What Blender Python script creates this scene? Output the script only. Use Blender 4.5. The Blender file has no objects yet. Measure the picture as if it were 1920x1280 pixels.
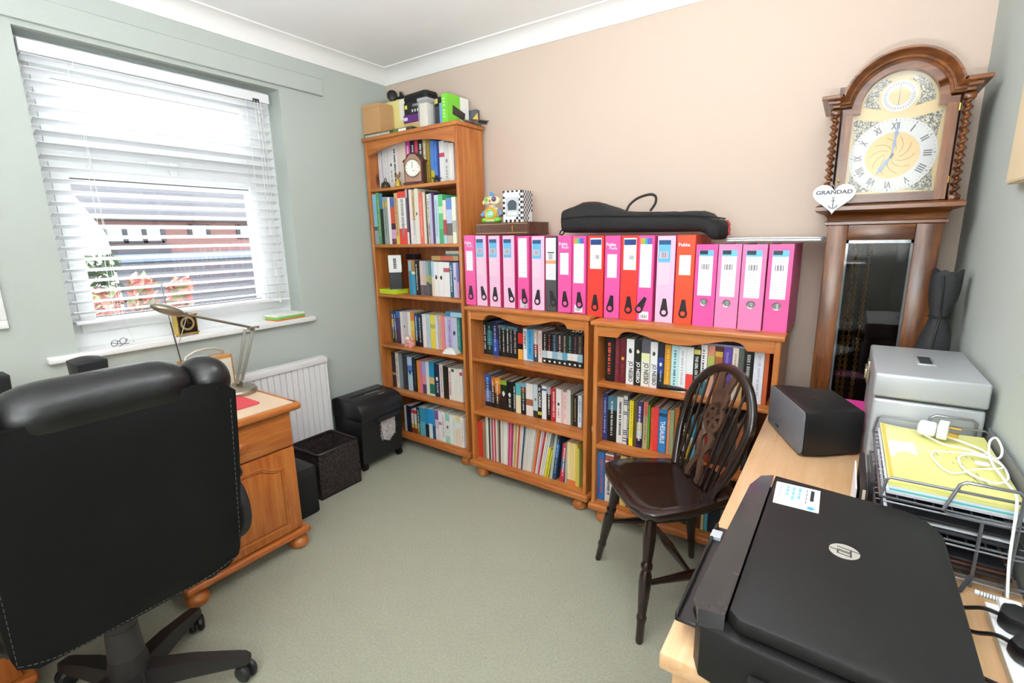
import bpy, bmesh, math, random
from mathutils import Vector, Matrix, noise
C = bpy.context.scene.collection
SC = bpy.context.scene
# ---------------------------------------------------------------- camera, world, sun, exposure
cam = bpy.data.objects.new('camera', bpy.data.cameras.new('camera')); C.objects.link(cam)
cam.data.sensor_width = 36; cam.data.lens = 17.241; cam.data.clip_start = .02; cam.data.clip_end = 300
YAW, PIT, ROL = .5971, -.2092, -.0192
_f = Vector((-math.sin(YAW)*math.cos(PIT), math.cos(YAW)*math.cos(PIT), math.sin(PIT)))
_r = Vector((math.cos(YAW), math.sin(YAW), 0)); _u = _r.cross(_f)
_r2 = math.cos(ROL)*_r + math.sin(ROL)*_u; _u2 = -math.sin(ROL)*_r + math.cos(ROL)*_u
m = Matrix((_r2, _u2, -_f)).transposed().to_4x4(); m.translation = Vector((2.4217, -2.256, 1.2932))
cam.matrix_world = m; SC.camera = cam
SC.view_settings.view_transform = 'Standard'; SC.view_settings.look = 'None'; SC.view_settings.gamma = 1
SC.view_settings.exposure = 0.10; SC.view_settings.use_curve_mapping = False
W = bpy.data.worlds.new('overcast_sky'); SC.world = W; W.use_nodes = True
_bg = W.node_tree.nodes['Background']; _bg.inputs[0].default_value = (.93, .96, 1, 1); _bg.inputs[1].default_value = 6.2
def light(name, kind, loc, energy, color=(1, 1, 1), rot=(0, 0, 0), **k):
    l = bpy.data.lights.new(name, kind); l.energy = energy; l.color = color
    for a, b in k.items(): setattr(l, a, b)
    o = bpy.data.objects.new(name, l); C.objects.link(o); o.location = loc; o.rotation_euler = rot; return o
sun = light('sun', 'SUN', (-4, -6, 6), 3.5, (1, .97, .92)); sun.data.angle = .02
sun.rotation_euler = Vector((.10, .88, -.46)).to_track_quat('-Z', 'Y').to_euler()
_p = light('window_portal', 'AREA', (-.2, -1.19, 1.46), 1, (1, 1, 1), (0, math.radians(-90), 0), shape='RECTANGLE', size=1.2, size_y=1.0); _p.data.cycles.is_portal = True
light('added_ceiling_fill', 'POINT', (1.85, -1.25, 2.08), 13.5, (.92, .95, 1), shadow_soft_size=.15)  # point fill added below the ceiling, out of view
light('added_bounce_fill', 'AREA', (2.38, -2.66, 1.035), 100, (.90, .935, 1), (math.radians(180), 0, 0), shape='DISK', size=.26)  # upward fill added behind the camera, standing in for bounced flash

# ---------------------------------------------------------------- materials
def lin(c):
    if isinstance(c, str):
        if len(c) == 3: c = ''.join(a*2 for a in c)
        c = [int(c[i:i+2], 16)/255 for i in (0, 2, 4)]
    return tuple((x/12.92 if x <= .04045 else ((x+.055)/1.055)**2.4) for x in c) + (1,)
_M = {}
def mat(col, rough=.5, metal=0, bump=0, bscale=200, var=0, vscale=20, coat=0, spec=.5, trans=0, alpha=1):
    key = (col, rough, metal, bump, bscale, var, vscale, coat, spec, trans, alpha)
    if key in _M: return _M[key]
    M = bpy.data.materials.new('m_%s_%d' % (col, len(_M))); M.use_nodes = True
    nt = M.node_tree; b = nt.nodes['Principled BSDF']
    b.inputs['Base Color'].default_value = lin(col); b.inputs['Roughness'].default_value = rough; b.inputs['Metallic'].default_value = metal
    b.inputs['Specular IOR Level'].default_value = spec; b.inputs['Coat Weight'].default_value = coat; b.inputs['Transmission Weight'].default_value = trans; b.inputs['Alpha'].default_value = alpha
    if bump or var:
        tc = nt.nodes.new('ShaderNodeTexCoord')
        if bump:
            n = nt.nodes.new('ShaderNodeTexNoise'); n.inputs['Scale'].default_value = bscale; n.inputs['Detail'].default_value = 4
            nt.links.new(tc.outputs['Object'], n.inputs['Vector'])
            bp = nt.nodes.new('ShaderNodeBump'); bp.inputs['Strength'].default_value = bump; bp.inputs['Distance'].default_value = .004
            nt.links.new(n.outputs['Fac'], bp.inputs['Height']); nt.links.new(bp.outputs['Normal'], b.inputs['Normal'])
        if var:
            n = nt.nodes.new('ShaderNodeTexNoise'); n.inputs['Scale'].default_value = vscale; n.inputs['Detail'].default_value = 6; n.inputs['Roughness'].default_value = .7
            nt.links.new(tc.outputs['Object'], n.inputs['Vector'])
            mx = nt.nodes.new('ShaderNodeMix'); mx.data_type = 'RGBA'
            c = lin(col); mx.inputs[6].default_value = tuple(x*(1-var) for x in c[:3])+(1,); mx.inputs[7].default_value = tuple(min(1, x*(1+var)) for x in c[:3])+(1,)
            nt.links.new(n.outputs['Fac'], mx.inputs[0]); nt.links.new(mx.outputs[2], b.inputs['Base Color'])
    _M[key] = M; return M
def wood(name, light_c, dark_c, axis='x', rough=.38, scale=1.0, knots=True, knot_c='5a2810', coat=.15):
    key = (name, axis)
    if key in _M: return _M[key]
    M = bpy.data.materials.new(name+'_'+axis); M.use_nodes = True; nt = M.node_tree; b = nt.nodes['Principled BSDF']; N = nt.nodes.new; L = nt.links.new
    tc = N('ShaderNodeTexCoord'); mp = N('ShaderNodeMapping'); s = {'x': (1.2, 14, 14), 'y': (14, 1.2, 14), 'z': (14, 14, 1.2)}[axis]
    mp.inputs['Scale'].default_value = [v*scale for v in s]; L(tc.outputs['Object'], mp.inputs['Vector'])
    n = N('ShaderNodeTexNoise'); n.inputs['Scale'].default_value = 2.2; n.inputs['Detail'].default_value = 5; n.inputs['Distortion'].default_value = .6; L(mp.outputs[0], n.inputs['Vector'])
    n2 = N('ShaderNodeTexNoise'); n2.inputs['Scale'].default_value = 11; n2.inputs['Detail'].default_value = 3; L(mp.outputs[0], n2.inputs['Vector'])
    a = N('ShaderNodeMath'); a.operation = 'MULTIPLY_ADD'; a.inputs[1].default_value = .35; L(n2.outputs['Fac'], a.inputs[0]); L(n.outputs['Fac'], a.inputs[2])
    r = N('ShaderNodeValToRGB'); r.color_ramp.elements[0].position = .45; r.color_ramp.elements[1].position = .85
    r.color_ramp.elements[0].color = lin(light_c); r.color_ramp.elements[1].color = lin(dark_c); L(a.outputs[0], r.inputs['Fac']); out = r.outputs['Color']
    if knots:
        mp2 = N('ShaderNodeMapping'); mp2.inputs['Scale'].default_value = {'x': (3, 7, 7), 'y': (7, 3, 7), 'z': (7, 7, 3)}[axis]; L(tc.outputs['Object'], mp2.inputs['Vector'])
        v = N('ShaderNodeTexVoronoi'); v.inputs['Scale'].default_value = 1.0; L(mp2.outputs[0], v.inputs['Vector'])
        kr = N('ShaderNodeValToRGB'); kr.color_ramp.elements[0].position = .07; kr.color_ramp.elements[1].position = .15; kr.color_ramp.elements[0].color = (1, 1, 1, 1); kr.color_ramp.elements[1].color = (0, 0, 0, 1); L(v.outputs['Distance'], kr.inputs['Fac'])
        mx = N('ShaderNodeMix'); mx.data_type = 'RGBA'; mx.inputs[7].default_value = lin(knot_c); L(kr.outputs['Color'], mx.inputs[0]); L(out, mx.inputs[6]); out = mx.outputs[2]
    L(out, b.inputs['Base Color']); b.inputs['Roughness'].default_value = rough; b.inputs['Coat Weight'].default_value = coat; b.inputs['Coat Roughness'].default_value = .2
    _M[key] = M; return M
def pine(ax): return wood('pine', 'c88242', 'aa5c24', ax)
def pinedark(ax): return wood('deskpine', 'cc803c', 'a85420', ax)
def oak(ax): return wood('oak', '8a5226', '48240e', ax, rough=.3, scale=1.6, knots=False, coat=.3)
def beech(ax): return wood('beech', 'd6b088', 'ca9f72', ax, rough=.4, scale=2.0, knots=False, coat=.05)
def dkwood(ax): return wood('darkwood', '2a1611', '150b08', ax, rough=.2, scale=1.3, knots=False, coat=.5)
def glassy(name, tint='ffffff', clear=.9, rough=.02):
    key = ('glass', name)
    if key in _M: return _M[key]
    M = bpy.data.materials.new(name); M.use_nodes = True; nt = M.node_tree; nt.nodes.remove(nt.nodes['Principled BSDF'])
    t = nt.nodes.new('ShaderNodeBsdfTransparent'); t.inputs[0].default_value = lin(tint); g = nt.nodes.new('ShaderNodeBsdfGlossy'); g.inputs['Roughness'].default_value = rough
    mx = nt.nodes.new('ShaderNodeMixShader'); mx.inputs[0].default_value = 1-clear
    nt.links.new(t.outputs[0], mx.inputs[1]); nt.links.new(g.outputs[0], mx.inputs[2]); nt.links.new(mx.outputs[0], nt.nodes['Material Output'].inputs[0])
    _M[key] = M; return M

def speckle(c1, c2, scale, rough=.4, metal=.3):
    key = ('speckle', c1, c2, scale)
    if key in _M: return _M[key]
    M = bpy.data.materials.new('speckle'); M.use_nodes = True; nt = M.node_tree; b = nt.nodes['Principled BSDF']; b.inputs['Roughness'].default_value = rough; b.inputs['Metallic'].default_value = metal
    tc = nt.nodes.new('ShaderNodeTexCoord'); n = nt.nodes.new('ShaderNodeTexNoise'); n.inputs['Scale'].default_value = scale; n.inputs['Detail'].default_value = 2; n.inputs['Distortion'].default_value = 1.2
    r = nt.nodes.new('ShaderNodeValToRGB'); r.color_ramp.elements[0].position = .48; r.color_ramp.elements[1].position = .58; r.color_ramp.elements[0].color = lin(c1); r.color_ramp.elements[1].color = lin(c2)
    nt.links.new(tc.outputs['Object'], n.inputs['Vector']); nt.links.new(n.outputs['Fac'], r.inputs['Fac']); nt.links.new(r.outputs['Color'], b.inputs['Base Color']); _M[key] = M; return M

# ---------------------------------------------------------------- geometry builder
def R(axis, deg): return Matrix.Rotation(math.radians(deg), 4, axis)
def Tm(x, y, z): return Matrix.Translation((x, y, z))
class G:
    def __init__(s): s.bm = bmesh.new(); s.mats = []; s.xf = Matrix.Identity(4)
    def _m(s, m):
        if m not in s.mats: s.mats.append(m)
        return s.mats.index(m)
    def add(s, verts, faces, m, smooth=False, xf=None):
        X = s.xf @ xf if xf is not None else s.xf
        vs = [s.bm.verts.new(X @ Vector(v)) for v in verts]; i = s._m(m)
        for f in faces:
            try: fc = s.bm.faces.new([vs[k] for k in f]); fc.material_index = i; fc.smooth = smooth
            except ValueError: pass
        return s
    def box(s, x0, x1, y0, y1, z0, z1, m, bev=0, seg=2, xf=None):
        if bev <= 0:
            v = [(x, y, z) for z in (z0, z1) for x, y in ((x0, y0), (x1, y0), (x1, y1), (x0, y1))]
            return s.add(v, [(3, 2, 1, 0), (4, 5, 6, 7), (0, 1, 5, 4), (1, 2, 6, 5), (2, 3, 7, 6), (3, 0, 4, 7)], m, False, xf)
        t = bmesh.new(); bmesh.ops.create_cube(t, size=1)
        for v in t.verts: v.co = Vector(((x0+x1)/2+v.co.x*(x1-x0), (y0+y1)/2+v.co.y*(y1-y0), (z0+z1)/2+v.co.z*(z1-z0)))
        bev = min(bev, .49*min(abs(x1-x0), abs(y1-y0), abs(z1-z0)))
        bmesh.ops.bevel(t, geom=t.edges[:], offset=bev, segments=seg, profile=.5, affect='EDGES'); return s.merge(t, m, seg > 1, xf)
    def merge(s, t, m, smooth=False, xf=None):
        t.verts.ensure_lookup_table(); t.verts.index_update()
        s.add([v.co.copy() for v in t.verts], [[v.index for v in f.verts] for f in t.faces], m, smooth, xf); t.free(); return s
    def cyl(s, p0, p1, r0, m, r1=None, n=16, smooth=True, caps=True):
        r1 = r0 if r1 is None else r1; p0 = Vector(p0); p1 = Vector(p1); d = (p1-p0).normalized()
        a = d.orthogonal().normalized(); b = d.cross(a); V = []
        for p, r in ((p0, r0), (p1, r1)): V += [p+r*(math.cos(2*math.pi*k/n)*a+math.sin(2*math.pi*k/n)*b) for k in range(n)]
        F = [(k, (k+1) % n, n+(k+1) % n, n+k) for k in range(n)]; s.add(V, F, m, smooth)
        if caps: s.add(V[:n], [list(range(n))[::-1]], m); s.add(V[n:], [list(range(n))], m)
        return s
    def lathe(s, prof, m, n=24, o=(0, 0, 0), d=(0, 0, 1), smooth=True, caps=True):
        d = Vector(d).normalized(); a = d.orthogonal().normalized(); b = d.cross(a); o = Vector(o); V = []; F = []
        for r, h in prof: V += [o+d*h+max(r, 1e-5)*(math.cos(2*math.pi*k/n)*a+math.sin(2*math.pi*k/n)*b) for k in range(n)]
        for i in range(len(prof)-1):
            for k in range(n): F.append((i*n+k, i*n+(k+1) % n, (i+1)*n+(k+1) % n, (i+1)*n+k))
        if caps: F.append(tuple(range(n))[::-1]); F.append(tuple((len(prof)-1)*n+k for k in range(n)))
        return s.add(V, F, m, smooth)
    def tube(s, pts, r, m, n=8, closed=False):
        pts = [Vector(p) for p in pts]; N = len(pts); V = []; F = []; up = None; rr = r if isinstance(r, (list, tuple)) else [r]*N
        for i, p in enumerate(pts):
            q0 = pts[(i-1) % N] if closed or i > 0 else p; q1 = pts[(i+1) % N] if closed or i < N-1 else p
            t = (q1-q0).normalized()
            if up is None: up = t.orthogonal().normalized()
            a = (up-t*up.dot(t)); a = a.normalized() if a.length > 1e-6 else t.orthogonal().normalized(); up = a; b = t.cross(a)
            V += [p+rr[i]*(math.cos(2*math.pi*k/n)*a+math.sin(2*math.pi*k/n)*b) for k in range(n)]
        for i in range(N if closed else N-1):
            j = (i+1) % N
            for k in range(n): F.append((i*n+k, i*n+(k+1) % n, j*n+(k+1) % n, j*n+k))
        if not closed: F.append(tuple(range(n))[::-1]); F.append(tuple((N-1)*n+k for k in range(n)))
        return s.add(V, F, m, True)
    def prism(s, poly, d0, d1, m, axis='y', smooth=False, bev=0, xf=None):
        # poly: 2-D outline; extruded along axis from d0 to d1.  axis y: (x,z); axis x: (y,z); axis z: (x,y)
        P = {'y': lambda a, b, d: (a, d, b), 'x': lambda a, b, d: (d, a, b), 'z': lambda a, b, d: (a, b, d)}[axis]; n = len(poly)
        t = bmesh.new(); v0 = [t.verts.new(P(a, b, d0)) for a, b in poly]; v1 = [t.verts.new(P(a, b, d1)) for a, b in poly]
        f0 = t.faces.new(v0); f1 = t.faces.new(v1[::-1])
        for k in range(n): t.faces.new((v0[k], v1[k], v1[(k+1) % n], v0[(k+1) % n]))
        bmesh.ops.recalc_face_normals(t, faces=t.faces)
        if bev:
            ed = list({e for f in (f0, f1) for e in f.edges}); bmesh.ops.bevel(t, geom=ed, offset=bev, segments=2, profile=.5, affect='EDGES')
        return s.merge(t, m, smooth, xf)
    def ell(s, c, r, m, n=16, k=10, xf=None, e=1.0):
        V = []; F = []; pw = lambda v: math.copysign(abs(v)**e, v)
        for i in range(k+1):
            ph = math.pi*i/k
            for j in range(n):
                th = 2*math.pi*j/n; V.append((c[0]+r[0]*pw(math.sin(ph))*pw(math.cos(th)), c[1]+r[1]*pw(math.sin(ph))*pw(math.sin(th)), c[2]+r[2]*pw(math.cos(ph))))
        for i in range(k):
            for j in range(n): F.append((i*n+j, (i+1)*n+j, (i+1)*n+(j+1) % n, i*n+(j+1) % n))
        return s.add(V, F, m, True, xf)
    def build(s, name, parent=None, angle=40):
        bmesh.ops.remove_doubles(s.bm, verts=s.bm.verts, dist=1e-6)
        bmesh.ops.recalc_face_normals(s.bm, faces=s.bm.faces)
        me = bpy.data.meshes.new(name); s.bm.to_mesh(me); s.bm.free()
        for m_ in s.mats: me.materials.append(m_)
        me.set_sharp_from_angle(angle=math.radians(angle))
        o = bpy.data.objects.new(name, me); C.objects.link(o)
        if parent: o.parent = parent
        return o
def thing(name, label, cat, loc=(0, 0, 0), rz=0, group=None):
    o = bpy.data.objects.new(name, None); o.empty_display_size = .05; C.objects.link(o); o.location = loc; o.rotation_euler = (0, 0, rz)
    return tag(o, label, cat, group)
def tag(o, label, cat, group=None):
    o['label'] = label; o['category'] = cat
    if group: o['group'] = group
    return o
def struct(o): o['kind'] = 'structure'; return o
_TX = {}
def text_mesh(t, bold=0):
    if (t, bold) not in _TX:
        cu = bpy.data.curves.new('t', 'FONT'); cu.body = t; cu.resolution_u = 3; cu.offset = bold; ob = bpy.data.objects.new('t', cu); C.objects.link(ob)
        bpy.context.view_layer.update(); me = bpy.data.meshes.new_from_object(ob.evaluated_get(bpy.context.evaluated_depsgraph_get()))
        vs = [v.co.copy() for v in me.vertices]; fs = [list(p.vertices) for p in me.polygons]
        bpy.data.objects.remove(ob); bpy.data.curves.remove(cu); bpy.data.meshes.remove(me)
        x0 = min(v.x for v in vs); x1 = max(v.x for v in vs); y0 = min(v.y for v in vs); y1 = max(v.y for v in vs)
        _TX[(t, bold)] = ([Vector(((v.x-x0)/(x1-x0), (v.y-y0)/(y1-y0), 0)) for v in vs], fs)
    return _TX[(t, bold)]
def text(g, t, o, ux, uy, m, bold=0):
    # lettering filling the parallelogram at corner o with edge vectors ux (reading direction) and uy (up)
    vs, fs = text_mesh(t, bold); o = Vector(o); ux = Vector(ux); uy = Vector(uy)
    return g.add([o+ux*v.x+uy*v.y for v in vs], fs, m)
def arc(c, r, a0, a1, n): return [(c[0]+r*math.cos(math.radians(a0+(a1-a0)*k/n)), c[1]+r*math.sin(math.radians(a0+(a1-a0)*k/n))) for k in range(n+1)]
def rrect(x0, x1, y0, y1, r, n=4):
    return arc((x1-r, y0+r), r, -90, 0, n)+arc((x1-r, y1-r), r, 0, 90, n)+arc((x0+r, y1-r), r, 90, 180, n)+arc((x0+r, y0+r), r, 180, 270, n)
def frame(g, ax, d0, d1, a0, a1, z0, z1, w, m, b=None, t=None, r=None, bev=0):
    # four butt-jointed members round an opening; ax 'x': a runs along y, ax 'y': a runs along x
    b = b or w; t = t or w; r = r or w; bx = (lambda p, q, u, v: g.box(d0, d1, p, q, u, v, m, bev)) if ax == 'x' else (lambda p, q, u, v: g.box(p, q, d0, d1, u, v, m, bev))
    bx(a0, a0+w, z0, z1); bx(a1-r, a1, z0, z1); bx(a0+w, a1-r, z0, z0+b); bx(a0+w, a1-r, z1-t, z1); return g
def smooth(pts, n=6):
    P = [Vector(q) for q in pts]; P = [P[0]*2-P[1]]+P+[P[-1]*2-P[-2]]; o = []
    for i in range(1, len(P)-2):
        for k in range(n):
            u = k/n; a, b, c, d = P[i-1], P[i], P[i+1], P[i+2]; o.append(.5*((2*b)+(c-a)*u+(2*a-5*b+4*c-d)*u*u+(3*b-a-3*c+d)*u**3))
    return o+[P[-2]]
random.seed(7)
BLACK = mat('141414', .45); WHITE = mat('f2f2f0', .4); STEEL = mat('b4b0a8', .28, 1); CHROME = mat('d8d8d8', .15, 1); BRASS = mat('c8a050', .25, 1)

# ---------------------------------------------------------------- the room
WX, HH, YF = 2.73, 2.276, -3.0
GREEN = mat('b8bfb8', .85, bump=.25, bscale=260); PEACH = mat('cfbbab', .85, bump=.12, bscale=200)
g = G(); carpet = mat('aead99', .95, bump=1.0, bscale=420, var=.42, vscale=130)
g.box(-.02, WX+.02, YF, .02, -.1, 0, carpet); struct(g.build('floor'))
g = G(); g.box(-.3, WX+.3, YF-.2, .3, HH, HH+.15, mat('fbfbfa', .9)); struct(g.build('ceiling'))
g = G(); g.box(-.3, WX+.3, 0, .3, -.1, HH, PEACH); struct(g.build('wall_back'))
g = G(); g.box(WX, WX+.3, YF, 0, -.1, HH, GREEN); struct(g.build('wall_right'))
g = G(); g.box(-.3, WX+.3, YF-.2, YF, -.1, HH, mat('dcdcd6', .9)); struct(g.build('wall_front'))
g = G(); YL, YR, ZS, ZL = -1.668, -.707, .880, 2.03
g.box(-.3, 0, YF, YL, -.1, HH, GREEN).box(-.3, 0, YR, 0, -.1, HH, GREEN).box(-.3, 0, YL, YR, -.1, ZS, GREEN).box(-.3, 0, YL, YR, ZL, HH, GREEN); struct(g.build('wall_left'))
COV = mat('f2f1ee', .7); cv = .0757; prof = [(0, HH), (0, HH-cv), (.006, HH-cv)]+[(cv-(cv-.006)*math.cos(math.radians(90*k/8)), HH-cv+(cv-.006)*math.sin(math.radians(90*k/8))) for k in range(1, 8)]+[(cv, HH-.006), (cv, HH)]
g = G(); g.prism(prof, YF, 0, COV, 'y', True); struct(g.build('trim_1'))
g = G(); g.prism([(-a, b) for a, b in prof], .0, WX, COV, 'x', True); struct(g.build('trim_2'))
g = G(); g.prism([(WX-a, b) for a, b in prof], YF, 0, COV, 'y', True); struct(g.build('trim_3'))
g = G(); g.box(.0, .018, -2.7, -.462, 2.048, 2.13, GREEN, .002, 1); struct(g.build('trim_4'))
g = G(); g.box(0, .014, YF, -.62, 0, .10, WHITE, .003); struct(g.build('baseboard_left'))
# window: white plastic frame, two lights over a deep sill
PVC = mat('f0f2f2', .35); g = G(); xo, xi = -.17, -.11
frame(g, 'x', xo, xi, YL, YR, ZS, ZL, .055, PVC, b=.075, t=.07); g.box(xo, xi, YL+.055, YR-.055, 1.60, 1.66, PVC)
win = struct(g.build('window_1'))
for nm, z0, z1 in (('top_sash', 1.655, 1.965), ('bottom_sash', .95, 1.605)):
    y0, y1, t = YL+.05, YR-.05, .052; g = G(); yr = y1-.045
    frame(g, 'x', xo-.005, xi+.012, y0, y1, z0, z1, t, PVC, r=.097)
    sg = mat('3c4044', .6); g.box(xi-.02, xi-.016, y0+t, yr-t, z0+t, z0+t+.004, sg).box(xi-.02, xi-.016, y0+t, yr-t, z1-t-.004, z1-t, sg)
    sash = g.build(nm, win)
    g = G(); g.box(-.142, -.138, y0+t-.004, yr-t+.004, z0+t-.004, z1-t+.004, glassy('window_glass', clear=.94)); g.build('pane', sash)
g = G(); g.box(xi+.012, xi+.026, -1.30, -1.18, 1.620, 1.640, PVC, .004).box(xi+.02, xi+.034, -1.22, -1.19, 1.565, 1.64, PVC, .004); g.build('handle', win)
g = G(); g.box(xi, .0, YL+.001, YR-.001, .8805, .891, WHITE).box(.0002, .034, -1.765, -.652, .866, .891, WHITE, .005); g.build('window_sill', win)
# ---------------------------------------------------------------- venetian blind
t = thing('venetian_blind', 'white venetian blind with open slats hanging in the window', 'blind', (-.05, -1.2, .99))
SL = mat('f4f6f8', .35); g = G(); g.box(-.026, .026, -.455, .45, .968, 1.012, SL, .004); g.build('headrail', t)
g = G(); n = 23
for k in range(n):
    z = .955-.0415*k; a = 15; xf = Tm(0, 0, z) @ R('Y', -a)
    vs = [(-.024+.048*i/4, yy, .0035*(1-(2*i/4-1)**2)+dz) for dz in (0, .0022) for yy in (-.45, .445) for i in range(5)]
    f = []
    for i in range(4): f += [(i, i+1, 6+i, 5+i), (10+i, 15+i, 16+i, 11+i), (i, 10+i, 11+i, i+1), (5+i, 6+i, 16+i, 15+i)]
    f += [(0, 5, 15, 10), (4, 14, 19, 9)]; g.add(vs, f, SL, True, xf)
g.build('slats', t)
g = G(); g.box(-.024, .024, -.45, .445, .0, .014, SL, .004); g.build('bottom_rail', t)
g = G(); cd = mat('e8e8e4', .8)
for yy in (-.31, .33):
    for xx in (-.026, .026): g.cyl((xx, yy, .01), (xx, yy, .97), .0011, cd, n=6)
g.build('ladder_cord', t)
g = G()
for yy in (.37, .385, .40): g.tube([(.03, yy, .97), (.03, yy+.004, .7), (.031, yy-.003, .35), (.03, yy, .02)], .0012, cd, 6)
g.lathe([(.002, 0), (.006, .004), (.004, .03), (.002, .032)], cd, 8, (.03, .385, -.01)); g.build('lift_cord', t)
g = G(); g.tube([(.03, -.33, .96), (.034, -.31, .5), (.03, -.30, .0), (.035, -.28, -.095)], .0012, cd, 6); g.build('tilt_cord', t)
g = G(); g.box(.02, .03, .365, .395, .965, .98, mat('444444', .5)); g.build('cord_lock', t)
# ---------------------------------------------------------------- bookcases
def bun_foot(g, x, y, m, r=.036, h=.062): g.lathe([(r*.7, 0), (r*.95, h*.12), (r, h*.35), (r*.9, h*.6), (r*.55, h*.78), (r*.6, h)], m, 20, (x, y, 0))
def bookcase(label, loc, rz, w, d, h, shelves, style, zp=.10):
    t = thing('bookcase', label, 'bookcase', loc, rz)
    for x0, x1 in ((.012, .032), (w-.032, w-.012)):
        g = G(); g.box(x0, x1, .010, d-.002, zp-.02, h-.019, pine('z'), .003, 1); g.build('side_panel', t)
    g = G(); g.box(0, w, 0, d, h-.020, h, pine('x'), .005); g.build('top_board', t)
    iw0, iw1 = .030, w-.030
    if style == 'arch':
        lo = [(iw0+(iw1-iw0)*k/24, h-.104+.052*math.sin(math.pi*min(1, max(0, (k/24-.0)/1.0)))**.8) for k in range(25)]
    else:
        lo = [(iw0, h-.066), (iw0+.13*(iw1-iw0), h-.066)]
        ks = [(.135, .064), (.15, .048), (.17, .040), (.20, .036), (.24, .037), (.30, .046), (.36, .057), (.43, .067), (.50, .071)]
        lo += [(iw0+f*(iw1-iw0), h-o) for f, o in ks]; lo += [(iw0+(1-f)*(iw1-iw0), h-o) for f, o in ks[-2::-1]]; lo += [(iw1-.13*(iw1-iw0), h-.066), (iw1, h-.066)]
    g = G(); g.prism(lo+[(iw1, h-.018), (iw0, h-.018)], .014, .032, pine('x'), 'y'); g.build('frieze', t)
    for z in shelves:
        g = G(); g.box(.030, w-.030, .012, d-.012, z-.018, z, pine('x'), .004); g.build('shelf', t)
    g = G(); n = 8
    for k in range(n): g.box(.031+(w-.062)*k/n, .031+(w-.062)*(k+1)/n-.002, d-.012, d-.004, zp-.02, h-.015, wood('pineback', 'a86030', '8a4620', 'z'))
    g.build('back_panel', t)
    g = G(); g.box(.03, w-.03, .012, d-.005, zp-.02, zp, pine('x')).box(0, w, -.004, d-.004, zp-.042, zp-.008, pine('x'), .010, 3); g.build('plinth', t)
    for x, y in ((.062, .045), (w-.062, .045), (.062, d-.05), (w-.062, d-.05)): g = G(); bun_foot(g, x, y, pine('x'), h=zp-.04); g.build('foot', t)
    return t
CASES = {'T': ((.005, -.226, 0), -.02617, .745, .221, 1.869, (1.587, 1.266, .968, .652, .354), 'arch', 'tall bookcase'),
         'A': ((.793, -.301, 0), -.0330, .727, .285, .948, (.675, .377), 'scallop', 'middle bookcase'),
         'B': ((1.540, -.364, 0), 0.0, .733, .330, .940, (.668, .378), 'scallop', 'right-hand bookcase')}
CLAB = {'T': 'tall six-shelf pine bookcase in the corner beside the window wall', 'A': 'low three-shelf pine bookcase between the tall bookcase and the other low one', 'B': 'low pine bookcase behind the dark chair, nearest the longcase clock'}
for k, (loc, rz, w, d, h, sh, st, nm) in CASES.items(): bookcase(CLAB[k], loc, rz, w, d, h, sh, st)
def in_case(k, x, y, z):
    loc, rz = CASES[k][:2]; return (loc[0]+x*math.cos(rz)-y*math.sin(rz), loc[1]+x*math.sin(rz)+y*math.cos(rz), z)
# ---------------------------------------------------------------- books, every one its own object
ORD = 'first second third fourth fifth sixth seventh eighth ninth tenth eleventh twelfth thirteenth fourteenth fifteenth sixteenth seventeenth eighteenth nineteenth twentieth'.split()
TENS = {20: 'twenty', 30: 'thirty', 40: 'forty', 50: 'fifty'}
def ordinal(n):
    if n <= 20: return ORD[n-1]
    t = n//10*10
    return {30: 'thirtieth', 40: 'fortieth', 50: 'fiftieth'}[n] if n == t else TENS[t]+'-'+ORD[n-t-1]
PAGE = mat('d9cfbb', .9, bump=.4, bscale=600)
def bands(col):
    if '@' not in col: return [(col, 0)]
    return [(c.split('@')[0], float(c.split('@')[1])) for c in col.split(',')]
def book_mesh(w, h, d, col, o, name='book'):
    # spine at y=0 facing -y, thickness along x, standing on z=0
    g = G(); cv = .0016; bs = bands(col)
    if 'band' in o: c, a, b = o['band']; bs = [q for q in bs if not a < q[1] < b] + [(c, a), ([q for q in bs if q[1] <= b][-1][0], b)]; bs.sort(key=lambda q: q[1])
    gl = .3 if o.get('m') else .38
    for i, (c, z0) in enumerate(bs):
        z1 = bs[i+1][1] if i+1 < len(bs) else 1
        if z1 > z0: g.box(0, w, 0, cv, h*z0, h*z1, mat(c, gl))
    big = max(range(len(bs)), key=lambda i: (bs[i+1][1] if i+1 < len(bs) else 1)-bs[i][1]); mc = mat(bs[big][0], gl)
    if w > .006: g.box(0, cv, cv, d, 0, h, mc).box(w-cv, w, cv, d, 0, h, mc)
    else: g.box(0, w*.2, cv, d, 0, h, mc).box(w*.8, w, cv, d, 0, h, mc)
    return g.build(name)
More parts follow.
